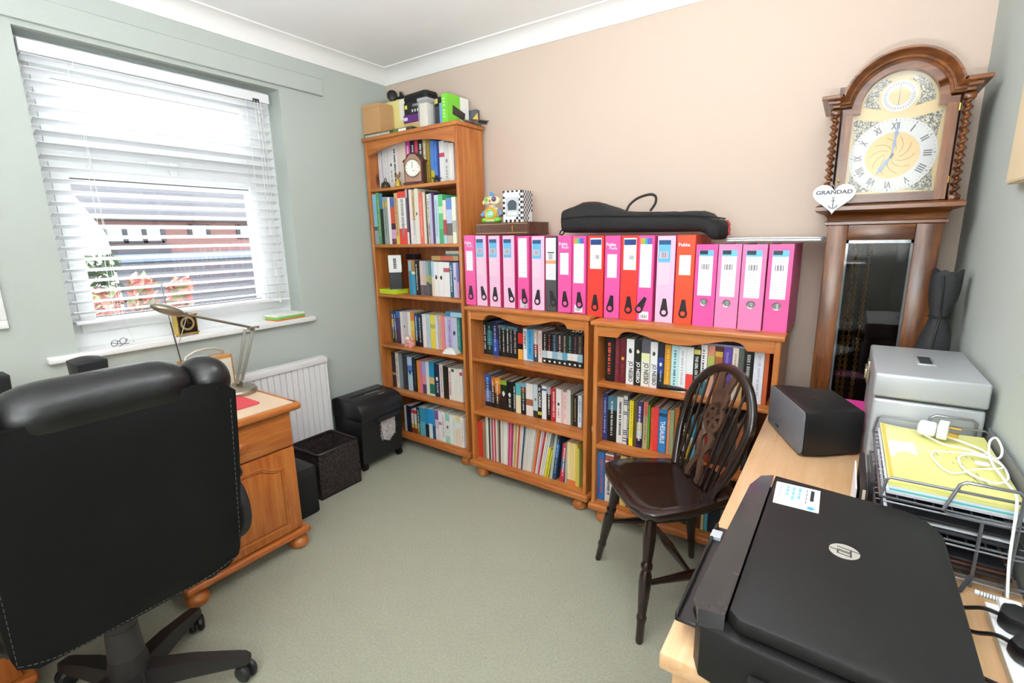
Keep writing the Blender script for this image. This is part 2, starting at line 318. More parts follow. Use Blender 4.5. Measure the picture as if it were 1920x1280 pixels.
def book_print(b, w, h, o, seed):
    rnd = random.Random(seed); e = -.0005
    if not any(k in o for k in ('l', 't', 'blot', 'sq', 'stripes')): return
    g = G(); q = lambda x0, x1, z0, z1, m: g.add([(x0, e, z0), (x1, e, z0), (x1, e, z1), (x0, e, z1)], [(0, 1, 2, 3)], m)
    if 't' in o:
        L = h*(.56 if len(o['t']) > 5 else .42); top = h*(.52 if 'NESBO' in o['t'] else .9)
        if 'NESBO' in o['t']: L = h*.46
        if 'TRAIN' in o['t']: L = h*.74; top = h*.82
        if 'KING' in o['t']: L = h*.72; top = h*.86
        if 'THES' in o['t']: L = h*.52; top = h*.74
        if 'CARRE' in o['t']: L = h*.6; top = h*.93
        text(g, o['t'], (w*.2, e, top), (0, 0, -L), (w*(.62 if len(o['t']) < 12 else .42)*(1.15 if 'NESBO' in o['t'] else 1), 0, 0), mat(o['tc'], .5), .02)
    if 'blot' in o:
        z = h*(.74 if 't' in o else .55); r = w*.27; V = [(w/2+r*math.cos(a*.52)*rnd.uniform(.6, 1), e, z+r*1.5*math.sin(a*.52)*rnd.uniform(.6, 1)) for a in range(12)]; g.add(V, [list(range(12))], mat(o['blot'], .5))
    if 'sq' in o: q(w*.3, w*.68, h*.05, h*.11, mat(o['sq'], .5))
    if 'stripes' in o:
        for z in (.06, .12, .2, .24, .28, .62, .66, .82, .86, .9): q(0, w, h*z, h*(z+.02), mat(o['stripes'], .5))
    if 'l' in o and 't' not in o:
        lm = mat(o['l'], .5); z = h*(.9 if 'blot' not in o else .42); lo = h*(.16 if 'sq' not in o else .46)
        if 'sq' in o: z = h*.95
        c = w*rnd.uniform(.42, .58); hw = w*rnd.choice((.12, .16, .2))
        while z > lo:
            n = rnd.uniform(.003, .007); q(c-hw*rnd.uniform(.75, 1), c+hw*rnd.uniform(.75, 1), z-n, z, lm); z -= n+rnd.choice((.0016, .002, .0024, .006))
    p = g.build('spine_print', b)
def make_book(case, x, y, z, w, h, d, col, o, label, cat, group, seed, name='book'):
    b = book_mesh(w, h, d, col, o, name); tag(b, label, cat, group)
    lean = o.get('lean', 0); b.location = in_case(case, x, y, z+w*math.sin(lean)+.0002); rz = CASES[case][1]
    b.rotation_euler = (0, lean, rz)
    if not o.get('m') and w > .007:
        g = G(); g.box(.0017, w-.0017, .004, d-.004, .002, h-.0035, PAGE); g.build('pages', b)
    book_print(b, w, h, o, seed); return b
SHELFN = {'T': ['top shelf', 'second shelf', 'third shelf', 'fourth shelf', 'fifth shelf', 'bottom shelf'], 'A': ['top shelf', 'middle shelf', 'bottom shelf'], 'B': ['top shelf', 'middle shelf', 'bottom shelf']}
LEVEL = {'T': (1.587, 1.266, .968, .652, .354, .10), 'A': (.675, .377, .10), 'B': (.668, .378, .10)}
DEPTH = {'T': .115, 'A': .13, 'B': .15}
BOOKS = {
'T1':[0.085,[
(0.0378,0.023,0.239,'eeeef0','tall white paperback',{'l':'b9bcc4'}),
(0.0608,0.024,0.239,'e2e2ea','pale lilac-white paperback',{'l':'aab'}),
(0.0848,0.025,0.238,'eef0f0','slim white paperback',{'l':'a8b0b4'}),
(0.1098,0.024,0.238,'e6e8e8','off-white paperback',{'l':'ccc'}),
(0.1338,0.03,0.239,'eceae8','white book with black blot',{'l':'222','blot':'222'}),
(0.1638,0.043,0.24,'f2f0ec','white book with black script',{'l':'222'}),
(0.2078,0.027,0.242,'eedcd4','pale pink book',{'l':'d8c0b8'}),
(0.2349,0.042,0.243,'e8dcc8','cream book behind the clock',{}),
(0.2769,0.037,0.246,'c84c9c','magenta book behind the clock',{'l':'f0d0e4'}),
(0.3139,0.036,0.247,'22283c','navy book behind the clock',{'l':'eee'}),
(0.3499,0.026,0.243,'d8405c','crimson book behind the clock',{}),
(0.3759,0.038,0.243,'23222a','black book with white lettering',{'l':'eee'}),
(0.4139,0.027,0.242,'b8a478','tan book with white capitals',{'l':'f4f0e0'}),
(0.4409,0.029,0.24,'8c7428','olive gold book',{'l':'c8b040'}),
(0.4699,0.026,0.226,'c8b838@0,4c88d0@.32','blue book with yellow foot',{}),
(0.4959,0.025,0.223,'3a6cc8','bright blue book',{'l':'7ea0e0'}),
(0.521,0.015,0.219,'1c3478','dark blue slim book',{}),
(0.536,0.037,0.216,'e8e6e4@0,c84050@.62,ece8e4@.72','white book with red patch',{}),
(0.573,0.032,0.204,'dcdcd8','grey-white book',{'l':'999','blot':'888'}),
(0.605,0.018,0.199,'f0efea','thin white book',{}),
(0.623,0.016,0.197,'f0e2e0','pinkish white book at right end',{}),
]],
'T2':[0.02,[
(0.0385,0.033,0.29,'98a4b4@0,54606c@.28,86c0dc@.36','sky blue book',{}),
(0.0715,0.029,0.297,'5c9460','green patterned book',{'l':'c8d890'}),
(0.1015,0.026,0.291,'18241c@0,4c86b0@.7','dark green and blue book',{}),
(0.1275,0.036,0.27,'9aa09c','grey book with yellow badge',{'l':'70767a','band':['d8b840',0.78,0.9]}),
(0.1675,0.022,0.266,'f2f0ee','white slim book',{}),
(0.1905,0.036,0.262,'7c3448@0,d4a0c8@.12,442030@.32,d0543c@.45,5a6ca8@.8','picture-spined colourful book',{}),
(0.2276,0.028,0.286,'d8c060@0,cfa878@.2','tan slim book',{'l':'806038'}),
(0.2576,0.063,0.291,'e04438@0,f2ecea@.3,e04438@.88','broad red and white book',{'l':'888'}),
(0.3216,0.015,0.303,'e8e8ea@0,5c5864@.22,b8b4bc@.85','tall grey patterned book',{}),
(0.3376,0.011,0.3,'4c1c34','tall maroon slim book',{}),
(0.3496,0.022,0.297,'eedcd8','tall pale pink book',{}),
(0.3726,0.019,0.29,'dcdcdc@0,c8ac74@.45','tan book with black capitals',{'l':'222'}),
(0.3926,0.027,0.298,'e6ddd4','tall ivory book',{'blot':'444'}),
(0.4196,0.006,0.292,'ddd0b0','very thin cream booklet',{}),
(0.4266,0.03,0.273,'e4685c','coral red book',{'l':'f0a090'}),
(0.4576,0.01,0.275,'e8e0cc','thin cream booklet',{}),
(0.4676,0.01,0.277,'cfc8b0','thin stone booklet',{}),
(0.4777,0.009,0.278,'2a2420','thin black booklet',{}),
(0.4867,0.018,0.264,'b8aca0@0,e8dcc0@.4','cream speckled book',{'l':'554'}),
(0.5056,0.018,0.267,'b8b4d8','lilac book',{}),
(0.5247,0.017,0.268,'4c2058','deep purple book',{}),
(0.5427,0.029,0.255,'bcd4dc','pale aqua book',{'l':'8aa8c0'}),
(0.5727,0.031,0.257,'38985c@0,58b878@.3','bright green book',{'band':['b8e0b8',0.62,0.76]}),
(0.6037,0.024,0.226,'a8c8d0@0,a02c34@.2,e8d0c0@.55','red and cream book',{}),
(0.6287,0.038,0.235,'b8a898@0,5c5450@.18,b8c4e0@.45,5c84c8@.75','blue book with photo foot',{}),
(0.6677,0.027,0.238,'e8e2cc@0,b0ac9c@.25,eeead8@.5','ivory book at right end',{}),
]],
'T3':[0.08,[
(0.192,0.019,0.203,'e4452c','red-orange book',{'sb':0.045,'d':0.072}),
(0.211,0.033,0.203,'ec6c1c','orange book behind the lime box',{'sb':0.045,'d':0.072}),
(0.247,0.024,0.199,'2890b0@0,80c0d0@.7','teal book',{}),
(0.271,0.029,0.201,'4c98b8@0,a87c48@.68','teal book with brown top',{'band':['e8e0c0',0.6,0.68]}),
(0.302,0.022,0.2,'26221e','black book with white capitals',{'l':'f4f2ec'}),
(0.324,0.015,0.197,'1a1818','plain black book',{}),
(0.341,0.027,0.2,'6c5c5c@0,d8c0b8@.3','beige photo-spined book',{}),
(0.368,0.023,0.2,'5c5464@0,d0b8a8@.3,bcb8cc@.6','lilac landscape-spined book',{}),
(0.391,0.022,0.198,'5c5c60@0,b0a878@.4,90a8a0@.6','green landscape-spined book',{}),
(0.4131,0.02,0.199,'484c40@0,90a060@.35,5c8888@.6','blue-green landscape-spined book',{}),
(0.435,0.019,0.199,'e8d4bc@0,a8c4e4@.55','pale blue and cream book',{}),
(0.4541,0.037,0.196,'f0eeea','white book with black marks',{'blot':'333'}),
(0.4921,0.039,0.196,'f2f0ee','white book with black print',{'blot':'222'}),
(0.5311,0.046,0.194,'f0eeec','broad white book with red flower',{'band':['b04858',0.72,0.84]}),
(0.5771,0.026,0.195,'1f5470','dark teal book with white capitals',{'l':'dce8ec'}),
(0.6041,0.023,0.194,'c8c8e4','pale lilac book',{'blot':'223'}),
(0.6281,0.016,0.194,'d8a0b8@0,8078b8@.45','purple and pink book at right end',{}),
]],
'T4':[0.08,[
(0.0629,0.021,0.202,'203020@0,3050a0@.4,c0b040@.5,205080@.75','dark blue book with white capitals',{'l':'f0f0f0'}),
(0.0849,0.019,0.204,'306040@0,3058b0@.4,283858@.7','blue and green book',{'l':'eee'}),
(0.1049,0.037,0.204,'5c3050@0,484068@.4,3868b8@.8','blue and plum book',{}),
(0.143,0.024,0.202,'e2e0e0','white paperback beside the plum book',{}),
(0.167,0.025,0.204,'d4cccc','grey-white paperback',{'blot':'555'}),
(0.192,0.017,0.205,'d0c4c4','dull white paperback',{}),
(0.21,0.026,0.206,'eeecea','white paperback behind the pink ornament',{}),
(0.236,0.033,0.205,'e8b040@0,e8c850@.45,e08030@.75','orange and yellow book',{}),
(0.269,0.028,0.202,'141c28@0,185080@.3','deep blue book with white capitals',{'l':'e8eef4'}),
(0.298,0.036,0.198,'181c20@0,1c3040@.5','black book with white capitals',{'l':'f0f0ee'}),
(0.337,0.033,0.202,'eae2e4','white paperback after the black book',{}),
(0.376,0.026,0.203,'c0d8e4','light blue book',{'l':'90b0c8'}),
(0.4041,0.038,0.203,'ecd84c','yellow book',{'band':['b8b860',0.6,0.72]}),
(0.4431,0.02,0.202,'d8dce4','pale blue-white slim book',{}),
(0.4691,0.025,0.203,'dcb498','tan book',{'l':'a87'}),
(0.4951,0.024,0.204,'e8808c','pink book',{}),
(0.5211,0.022,0.202,'ccc8e0','lilac-white book',{}),
(0.5441,0.026,0.203,'c0b4dc','white book with purple lettering',{'l':'6838a0'}),
(0.5711,0.044,0.201,'c4c4dc','broad pale violet book',{'blot':'446'}),
(0.6181,0.021,0.201,'2c8474','teal green book at right end',{'l':'a0d0c0'}),
]],
'T5':[0.08,[
(0.036,0.0357,0.231,'2c2834','dark speckled book',{'band':['a89060',0.35,0.42]}),
(0.0727,0.0288,0.231,'e4dcd0','ivory book with black lettering',{'l':'333'}),
(0.1025,0.0307,0.232,'7c8c98','grey-blue book',{}),
(0.1382,0.0397,0.221,'38383c','charcoal book',{}),
(0.1819,0.0416,0.219,'b8d4e8@0,90c8d8@.45,5878c8@.55,b0c8ec@.75','light blue book',{'blot':'223'}),
(0.2245,0.0387,0.216,'1c1e20','black book with faint picture',{'l':'666'}),
(0.2662,0.0208,0.205,'e08c30','orange slim book',{}),
(0.287,0.0238,0.204,'e07890','rose pink book',{}),
(0.3118,0.0307,0.204,'5c4868@0,e090a0@.3,a8a8d8@.6','lilac illustrated book',{}),
(0.3435,0.0268,0.207,'e8e8e0@0,e4e0ec@.5','white slim book',{}),
(0.3713,0.0416,0.21,'e8e8e0@0,287858@.05,d8b878@.35,2090b8@.55','blue,sand and green book',{}),
(0.415,0.0416,0.205,'282c48','navy book with white star',{'l':'e8e8f0','blot':'f4f4f4'}),
(0.4576,0.0288,0.208,'e4d8d4','pinkish white book',{'l':'988'}),
(0.4874,0.0416,0.199,'2a2418','black-brown book',{}),
(0.531,0.0228,0.197,'ece4e0','white paperback with red print',{'l':'c04050'}),
(0.5548,0.0208,0.198,'f0ebe2','white paperback with green head',{'band':['506858',0.88,0.97]}),
(0.5756,0.0218,0.198,'ece8de','ivory paperback',{}),
(0.5975,0.0198,0.199,'eeeade','cream paperback',{}),
(0.6183,0.0208,0.201,'f2ece4','white paperback with pink hearts',{'band':['d04868',0.8,0.9]}),
]],
'T6':[0.026,[
(0.1854,0.019,0.166,'d0d0d0','grey-white slim book',{}),
(0.2054,0.042,0.172,'20263a','dark navy book',{}),
(0.2484,0.047,0.153,'7c3018@0,e8b050@.22,e4dcd0@.4,b83040@.85','white book with red and yellow ends',{'l':'444'}),
(0.2964,0.026,0.179,'6c7030@0,1c1e1c@.4','black book with white capitals',{'l':'eee'}),
(0.3234,0.046,0.181,'60a8b8@0,388ca8@.5','teal book',{}),
(0.3705,0.03,0.184,'1c2830@0,2c88b8@.45','blue book with black foot',{}),
(0.4004,0.03,0.186,'d8e4e8@0,2c90d0@.5','blue and white book',{}),
(0.4315,0.024,0.186,'2c5878@0,3c90c0@.45','deep blue book',{}),
(0.4565,0.026,0.188,'ecdce4@0,d8c4dc@.4,8858a0@.7','purple and white book',{}),
(0.4835,0.024,0.187,'efe6e6','white paperback with rosy figure',{'band':['d08090',0.55,0.65]}),
(0.5085,0.028,0.187,'f0ece8','white paperback with thin red lines',{'l':'c890a0'}),
(0.5385,0.034,0.185,'a8d4c0@0,dfe8e4@.25,98ccb8@.75','mint green book with heart',{'blot':'b02838'}),
(0.5725,0.024,0.184,'ecece4','white paperback after the mint book',{}),
(0.5965,0.025,0.186,'e8eae0','pale paperback',{'l':'b8c8b8'}),
(0.6225,0.034,0.187,'f0d4bc@0,e4ecec@.6,ecd8a0@.8','peach-footed book',{}),
(0.6575,0.025,0.184,'f2ece6','white paperback at right end',{'l':'caa'}),
]],
'A1':[0.115,[
(0.032,0.0258,0.185,'14181a','black book titled in white capitals',{'t':'KING OF LIES','tc':'f4f4f4'}),
(0.0578,0.0358,0.175,'123028@0,2c7078@.3,143030@.75','dark teal book',{'l':'70b0b0'}),
(0.0947,0.0388,0.178,'2848a0@0,182858@.5','royal blue book',{'l':'b0b8e8'}),
(0.1335,0.0189,0.169,'1c1818@0,1c1818@.8,90706c@.9','black book with pink-brown head',{'l':'98a090'}),
(0.1533,0.0278,0.168,'181a1a@0,181a1a@.78,3c8088@.86','black book with teal head',{'l':'e0e0d8'}),
(0.1822,0.0229,0.167,'161818@0,161818@.82,4c6c70@.88','black book with grey-teal head',{'l':'e8e8e0'}),
(0.205,0.0258,0.166,'161616@0,161616@.85,608088@.92','black book with pale head',{'l':'a0a0a0'}),
(0.2308,0.0278,0.165,'161618@0,161618@.82,4c78a0@.88','black book with blue head',{'l':'b0a8a8'}),
(0.2608,0.0298,0.164,'e8a040@0,e4b060@.28,1c1414@.32,c82820@.5,201818@.84','black book with red flower',{}),
(0.2936,0.0238,0.165,'eceff0','white book titled in black capitals',{'t':'ETERNITY','tc':'181818'}),
(0.3174,0.0368,0.164,'48a4d8','bright sky blue book',{'l':'206898','band':['d8e8f0',0.0,0.04]}),
(0.3562,0.0278,0.164,'3c4450@0,8c4038@.25,c0b0a8@.55','white and rust book',{'l':'f0f0f0'}),
(0.385,0.0219,0.163,'e0ccc8','pale pink slim book',{'l':'a89'}),
(0.4078,0.0288,0.152,'1c2022@0,b8c8cc@.18,1a1c1e@.42','black paperback with splash band',{'l':'c8ccc8','sq':'e8e8e0'}),
(0.4376,0.0288,0.154,'1c2022@0,d8dce0@.18,1e1618@.42','black paperback with white band',{'l':'b05058','sq':'e8e8e0'}),
(0.4665,0.0288,0.155,'1c2226@0,88b0c0@.18,28343c@.42','black paperback with pale blue band',{'l':'5c88a8','sq':'e8e8e0'}),
(0.4954,0.0288,0.156,'1c2224@0,b0c0c8@.18,2c2428@.42','black paperback with ice-grey band',{'l':'d8b0b8','sq':'e8e8e0'}),
(0.5242,0.0278,0.157,'1c2022@0,58a0b8@.18,28302c@.42','black paperback with turquoise band',{'l':'b8a078','sq':'e8e8e0'}),
(0.552,0.0278,0.158,'1c2022@0,e0dcd8@.2,1c2424@.42','black paperback with snowy band',{'l':'58a890','sq':'e8e8e0'}),
(0.5798,0.0278,0.159,'1c1e20@0,e4e4e0@.2,241c20@.42','black paperback with white wave band',{'l':'885868','sq':'e8e8e0'}),
(0.6077,0.0268,0.161,'1c2022@0,90b8c8@.18,34302c@.42','black paperback with sky band',{'l':'786858','sq':'e8e8e0'}),
]],
'A2':[0.115,[
(0.032,0.0434,0.184,'1c2030@0,6878a0@.15,283c68@.5,2858a8@.75','dark blue book with pale figure',{'l':'a8c8f0'}),
(0.0774,0.0227,0.177,'181414@0,181414@.45,b06430@.7','black and rust book',{'l':'f0ece4'}),
(0.1002,0.0385,0.173,'2c2418@0,583820@.3,d07828@.5,e89838@.8','orange and black book',{'l':'f0f0e8'}),
(0.1397,0.0415,0.166,'1c1a18@0,34201a@.3,183018@.6,88a838@.85','black book with green head',{'blot':'f0f0f0'}),
(0.1812,0.0395,0.166,'181a1a','black book with stacked white title',{'blot':'f0f0ec','l':'c8d0cc'}),
(0.2216,0.0188,0.16,'20282a','dark book with bold white letters',{'l':'f4f4f4'}),
(0.2404,0.0316,0.166,'e8e0b8@0,e8dca8@.45,58b4b8@.6','teal and cream book',{}),
(0.2741,0.0316,0.172,'1a2028@0,1a2028@.38,3c4830@.5,8c4828@.72,70b8d8@.88','mountain-pictured book',{'l':'e8e8e8'}),
(0.3066,0.0434,0.175,'ece4e0@0,a06048@.32,ece8e4@.52','broad white book with orange photo',{}),
(0.352,0.0276,0.176,'30342c@0,c4d4dc@.2','pale blue book with portrait',{'blot':'8c7868'}),
(0.3797,0.0237,0.176,'1c1c1a','black book with flowing white name',{'t':'le CARRE','tc':'f4f4f0','band':['b8c030',0.1,0.2]}),
(0.4044,0.0267,0.177,'eef0f2','plain white book',{'band':['3860a0',0.86,0.92]}),
(0.432,0.0257,0.175,'241c1c@0,241c1c@.6,a8acb4@.8','black book with grey portrait',{'l':'e8e0d8'}),
(0.4587,0.0286,0.174,'b82838','crimson red book',{'l':'f0c8c8'}),
(0.4884,0.0286,0.176,'f0eae6','white book with red lettering',{'l':'c83838','blot':'222'}),
(0.518,0.0118,0.175,'e0b8b8','thin pink book',{}),
(0.5308,0.0197,0.166,'ecd8d0@0,ecd0cc@.5','pale pink book with red print',{'l':'d85868'}),
(0.5506,0.0207,0.18,'dcd4cc','greyish white tall book',{}),
(0.5713,0.0138,0.155,'485048','dark grey slim book',{}),
(0.5851,0.0257,0.16,'1a1812','black book with gold print',{'l':'a89868'}),
(0.6118,0.0197,0.162,'d8e4ee','pale blue book at right end',{'l':'222'}),
]],
'A3':[0.045,[
(0.032,0.0277,0.21,'c8342c','red ring binder',{'d':0.215}),
(0.0608,0.0237,0.219,'98714c','brown card folder',{'d':0.215}),
(0.0855,0.0079,0.262,'c8ccc4','pale green-grey magazine',{'lean':0.0,'m':1,'d':0.205}),
(0.0944,0.0099,0.268,'e4e0d8','ivory magazine',{'lean':0.0,'m':1,'d':0.205}),
(0.1042,0.0109,0.274,'303434','black magazine',{'lean':0.0,'m':1,'d':0.205}),
(0.1161,0.0079,0.28,'d0d0cc','light grey magazine',{'lean':0.0,'m':1,'d':0.205}),
(0.125,0.0099,0.262,'b84040','brick red magazine',{'lean':0.0,'m':1,'d':0.205}),
(0.1359,0.0079,0.268,'d8d4d0','greyish white magazine',{'lean':0.0,'m':1,'d':0.205}),
(0.1438,0.0099,0.274,'c02c38','red magazine',{'lean':0.0,'m':1,'d':0.205}),
(0.1536,0.0109,0.28,'e8d8d0','blush white magazine',{'lean':0.0,'m':1,'d':0.205}),
(0.1645,0.0089,0.262,'a8a494','khaki magazine',{'lean':0.0,'m':1,'d':0.205}),
(0.1734,0.0109,0.268,'58443c','brown magazine',{'lean':0.0065,'m':1,'d':0.205}),
(0.1843,0.0079,0.274,'e4ded6','cream magazine',{'lean':0.013,'m':1,'d':0.205}),
(0.1922,0.0099,0.28,'d4ccb8','straw magazine',{'lean':0.0195,'m':1,'d':0.205}),
(0.2021,0.0109,0.262,'e8e2dc','off-white magazine',{'lean':0.026,'m':1,'d':0.205}),
(0.2129,0.0089,0.268,'f0ece8','white magazine',{'lean':0.0325,'m':1,'d':0.205}),
(0.2218,0.0099,0.274,'d8c8c0','pale tan magazine',{'lean':0.039,'m':1,'d':0.205}),
(0.2318,0.0079,0.28,'b83058','cerise magazine',{'lean':0.0455,'m':1,'d':0.205}),
(0.2397,0.0089,0.262,'e0709c','pink magazine',{'lean':0.052,'m':1,'d':0.205}),
(0.2495,0.0099,0.268,'a8305c','plum pink magazine',{'lean':0.0585,'m':1,'d':0.205}),
(0.2604,0.0079,0.274,'d8d2c8','stone magazine',{'lean':0.065,'m':1,'d':0.205}),
(0.2684,0.0099,0.28,'c8a828','mustard magazine',{'lean':0.0715,'m':1,'d':0.205}),
(0.2792,0.0069,0.262,'e0d8c8','buff magazine',{'lean':0.078,'m':1,'d':0.205}),
(0.2862,0.0089,0.268,'d04850','coral red magazine',{'lean':0.0845,'m':1,'d':0.205}),
(0.296,0.0099,0.274,'d4c8b8','sand magazine',{'lean':0.091,'m':1,'d':0.205}),
(0.3059,0.0089,0.28,'dcd4c8','oatmeal magazine',{'lean':0.0975,'m':1,'d':0.205}),
(0.3148,0.0089,0.262,'44506c','slate blue magazine',{'lean':0.104,'m':1,'d':0.205}),
(0.3247,0.0069,0.268,'ccc8cc','silver grey magazine',{'lean':0.1105,'m':1,'d':0.205}),
(0.3326,0.0079,0.274,'e4dcd0','pearl magazine',{'lean':0.117,'m':1,'d':0.205}),
(0.3415,0.0099,0.28,'d8ccc0','beige magazine',{'lean':0.1235,'m':1,'d':0.205}),
(0.3514,0.0079,0.262,'e0dcd4','chalk magazine',{'lean':0.13,'m':1,'d':0.205}),
(0.3593,0.0099,0.268,'dcd8d4','bone magazine',{'lean':0.1365,'m':1,'d':0.205}),
(0.3692,0.0069,0.274,'e8e4dc','milk white magazine',{'lean':0.143,'m':1,'d':0.205}),
(0.3771,0.0079,0.28,'c8b8a8','fawn magazine',{'lean':0.1495,'m':1,'d':0.205}),
(0.386,0.0099,0.262,'d88050','orange magazine',{'lean':0.156,'m':1,'d':0.205}),
(0.3959,0.0079,0.268,'c05030','rust magazine',{'lean':0.1625,'m':1,'d':0.205}),
(0.4038,0.0089,0.274,'d8d4d8','cool grey magazine',{'lean':0.169,'m':1,'d':0.205}),
(0.4137,0.0069,0.28,'d4b8b8','dusty pink magazine',{'lean':0.1755,'m':1,'d':0.205}),
(0.4206,0.0079,0.262,'b82848','ruby magazine',{'lean':0.182,'m':1,'d':0.205}),
(0.4295,0.0089,0.268,'e0d8c0','vanilla magazine',{'lean':0.1885,'m':1,'d':0.205}),
(0.4393,0.0069,0.274,'dcd8d0','putty magazine',{'lean':0.195,'m':1,'d':0.205}),
(0.4473,0.0089,0.28,'d8d4d4','pale grey magazine',{'lean':0.2015,'m':1,'d':0.205}),
(0.4582,0.0128,0.165,'d8cc30','yellow slim book',{'lean':0.19}),
(0.474,0.0099,0.16,'c8c038','thin yellow booklet',{'lean':0.19}),
(0.4918,0.0148,0.25,'b0bcb0','grey-green book',{'lean':0.14}),
(0.5076,0.0208,0.245,'28405c@0,3c68a0@.5,1c2c44@.8','navy blue book',{'lean':0.12,'l':'a8c8e8'}),
(0.5511,0.0227,0.205,'b02c40@0,485878@.35,b83848@.6','red and blue book',{'lean':0.09,'l':'f0e8e8'}),
(0.5807,0.0109,0.21,'a8b0a8','thin grey book',{'lean':0.02}),
(0.5937,0.0168,0.22,'d87840@0,e8d098@.12','first straw yellow matching book',{}),
(0.6104,0.0148,0.22,'d87840@0,e4c888@.12','second straw yellow matching book',{}),
(0.6253,0.0138,0.22,'d87840@0,e8cc80@.12','third straw yellow matching book',{}),
(0.6391,0.0119,0.22,'d8b850','deeper yellow book',{}),
(0.651,0.0089,0.2,'b8b858','yellow-green book at right end',{}),
]],
'B1':[0.055,[
(0.05,0.041,0.191,'181412','broad black book with red print',{'l':'d85038'}),
(0.094,0.021,0.196,'68202c','maroon ribbed book',{'l':'843848'}),
(0.116,0.027,0.198,'5c1820','maroon book with gold dot',{'l':'8c3038','blot':'d0a040'}),
(0.145,0.033,0.197,'e8e4e2','first white book with large black name',{'t':'JO NESBO','tc':'151515','blot':'1c2420'}),
(0.18,0.029,0.198,'1c1e18','black book with large white name',{'t':'JO NESBO','tc':'f2f2ee','blot':'e4dcb8'}),
(0.21,0.036,0.2,'e2e0d4@0,dce0a8@.55,504c58@.72','white book with stormy head',{'t':'JO NESBO','tc':'151515'}),
(0.248,0.03,0.195,'e6e4e4','second white book with large black name',{'t':'JO NESBO','tc':'151515','blot':'333'}),
(0.279,0.026,0.191,'181c28@0,283c80@.35,1a2030@.7','dark blue book with white dot',{'l':'90b8d8','blot':'e8e8e8'}),
(0.307,0.026,0.19,'c88c28','amber yellow book',{'l':'e0b050'}),
(0.334,0.03,0.189,'b8e0e0','pale aqua book with loose lettering',{'l':'406080'}),
(0.364,0.029,0.189,'e8eaec','plain white tall book',{'l':'b0b4b8'}),
(0.393,0.027,0.189,'e04038@0,e8e8e8@.42','white book with red foot',{}),
(0.421,0.028,0.19,'161814','black book with widely spaced title',{'t':'THE GIRL ON THE TRAIN','tc':'e8ece4','band':['c8b860',0.86,0.96]}),
(0.446,0.025,0.232,'4c8088@0,f0eaea@.3','white book with teal figures',{'l':'222'}),
(0.472,0.026,0.232,'e0a890@0,a8b058@.4,d08870@.8','pink and green painted book',{}),
(0.499,0.028,0.232,'884828@0,a05c30@.5,c8a040@.8,502018@.9','brown book with gold head',{}),
(0.529,0.031,0.232,'5c4498','purple book',{'l':'9884c8'}),
(0.561,0.021,0.232,'e0d4c4','cream book behind the chair back',{'l':'a89888'}),
(0.582,0.02,0.232,'c8a068@0,585c54@.55','grey and gold book',{}),
(0.603,0.031,0.232,'181818','black book behind the chair back',{'l':'b0b0a8'}),
(0.635,0.034,0.232,'e8e8f0','broad white book behind chair',{'l':'b8c0d0'}),
(0.67,0.015,0.232,'c05c30','rust-red slim book at right end',{}),
]],
'B2':[0.08,[
(0.032,0.0237,0.223,'28346c','navy book with silver print',{'l':'a0a8d0'}),
(0.0566,0.0416,0.213,'141414@0,141414@.62,48788c@.7','black book with blue glacier head',{'l':'d0d0c8'}),
(0.0992,0.0293,0.217,'e4e0dc','white book with bold black heading',{'l':'222'}),
(0.1295,0.018,0.226,'e0dcd4','ivory book with navy stripes',{'stripes':'28304c'}),
(0.1475,0.0095,0.226,'303c60','blue spiral-bound book',{'l':'d8d4cc'}),
(0.1569,0.018,0.209,'ecd820','bright yellow book',{'l':'a89a20'}),
(0.1759,0.0161,0.208,'58481c','olive brown book',{}),
(0.192,0.0237,0.211,'28245c@0,181424@.08,b8c0c0@.2,c0b888@.38,382c68@.55','navy and cream book',{'l':'e0d8e8'}),
(0.2194,0.0208,0.215,'a89870@0,a89870@.6,c86858@.7','tan book with red head',{'l':'786848'}),
(0.2412,0.0085,0.204,'4c8820','green slim book',{}),
(0.2535,0.0123,0.195,'e04c30','vermilion book',{'l':'8c2010'}),
(0.2658,0.0208,0.2,'d83838','scarlet red book',{}),
(0.2876,0.0331,0.193,'2878b8','blue reference book with white title',{'t':'THESAURUS','tc':'f0f4f8','band':['1c3c50',0.84,0.92]}),
(0.3226,0.0123,0.194,'c87848','terracotta book',{'l':'e8b090'}),
(0.3349,0.0161,0.198,'8c9870','sage green book',{}),
(0.354,0.017,0.214,'a85c20','copper brown book behind chair bow',{}),
(0.372,0.012,0.202,'a0a498','grey slim book behind chair bow',{}),
(0.385,0.02,0.214,'201a18','black book behind chair spindles',{'l':'e4e0d8'}),
(0.406,0.014,0.214,'c0a830@0,c8b030@.45,283018@.5','yellow and dark green book',{}),
(0.421,0.019,0.19,'58b0c8@0,c8dce0@.3,40a0c0@.5','sky-cyan book behind chair spindles',{}),
(0.441,0.021,0.19,'5c3828','chestnut brown book',{}),
(0.463,0.011,0.202,'d8d4c4','ivory slim book behind chair',{}),
(0.475,0.021,0.214,'8c2c20','brick red book behind chair',{}),
(0.497,0.026,0.226,'241c1c','black book behind chair splat',{}),
(0.523,0.019,0.214,'30343c','charcoal book behind chair splat',{}),
(0.542,0.028,0.214,'282020','dark brown book behind chair',{}),
(0.57,0.023,0.214,'484038','umber book behind chair',{}),
(0.593,0.022,0.19,'c07048','orange-brown book behind chair',{}),
(0.616,0.019,0.214,'202830','blue-black book behind chair',{}),
]],
'B3':[0.039,[
(0.032,0.0316,0.234,'2468a8','blue book with red lettering',{'l':'b84848'}),
(0.0665,0.0403,0.233,'d8d0cc@0,e4dcd8@.8','white book with red head',{'l':'444','band':['a85048',0.86,0.97]}),
(0.1067,0.0307,0.237,'581c28','burgundy book behind chair leg',{}),
(0.1384,0.0287,0.241,'d8b868','straw yellow book behind chair leg',{}),
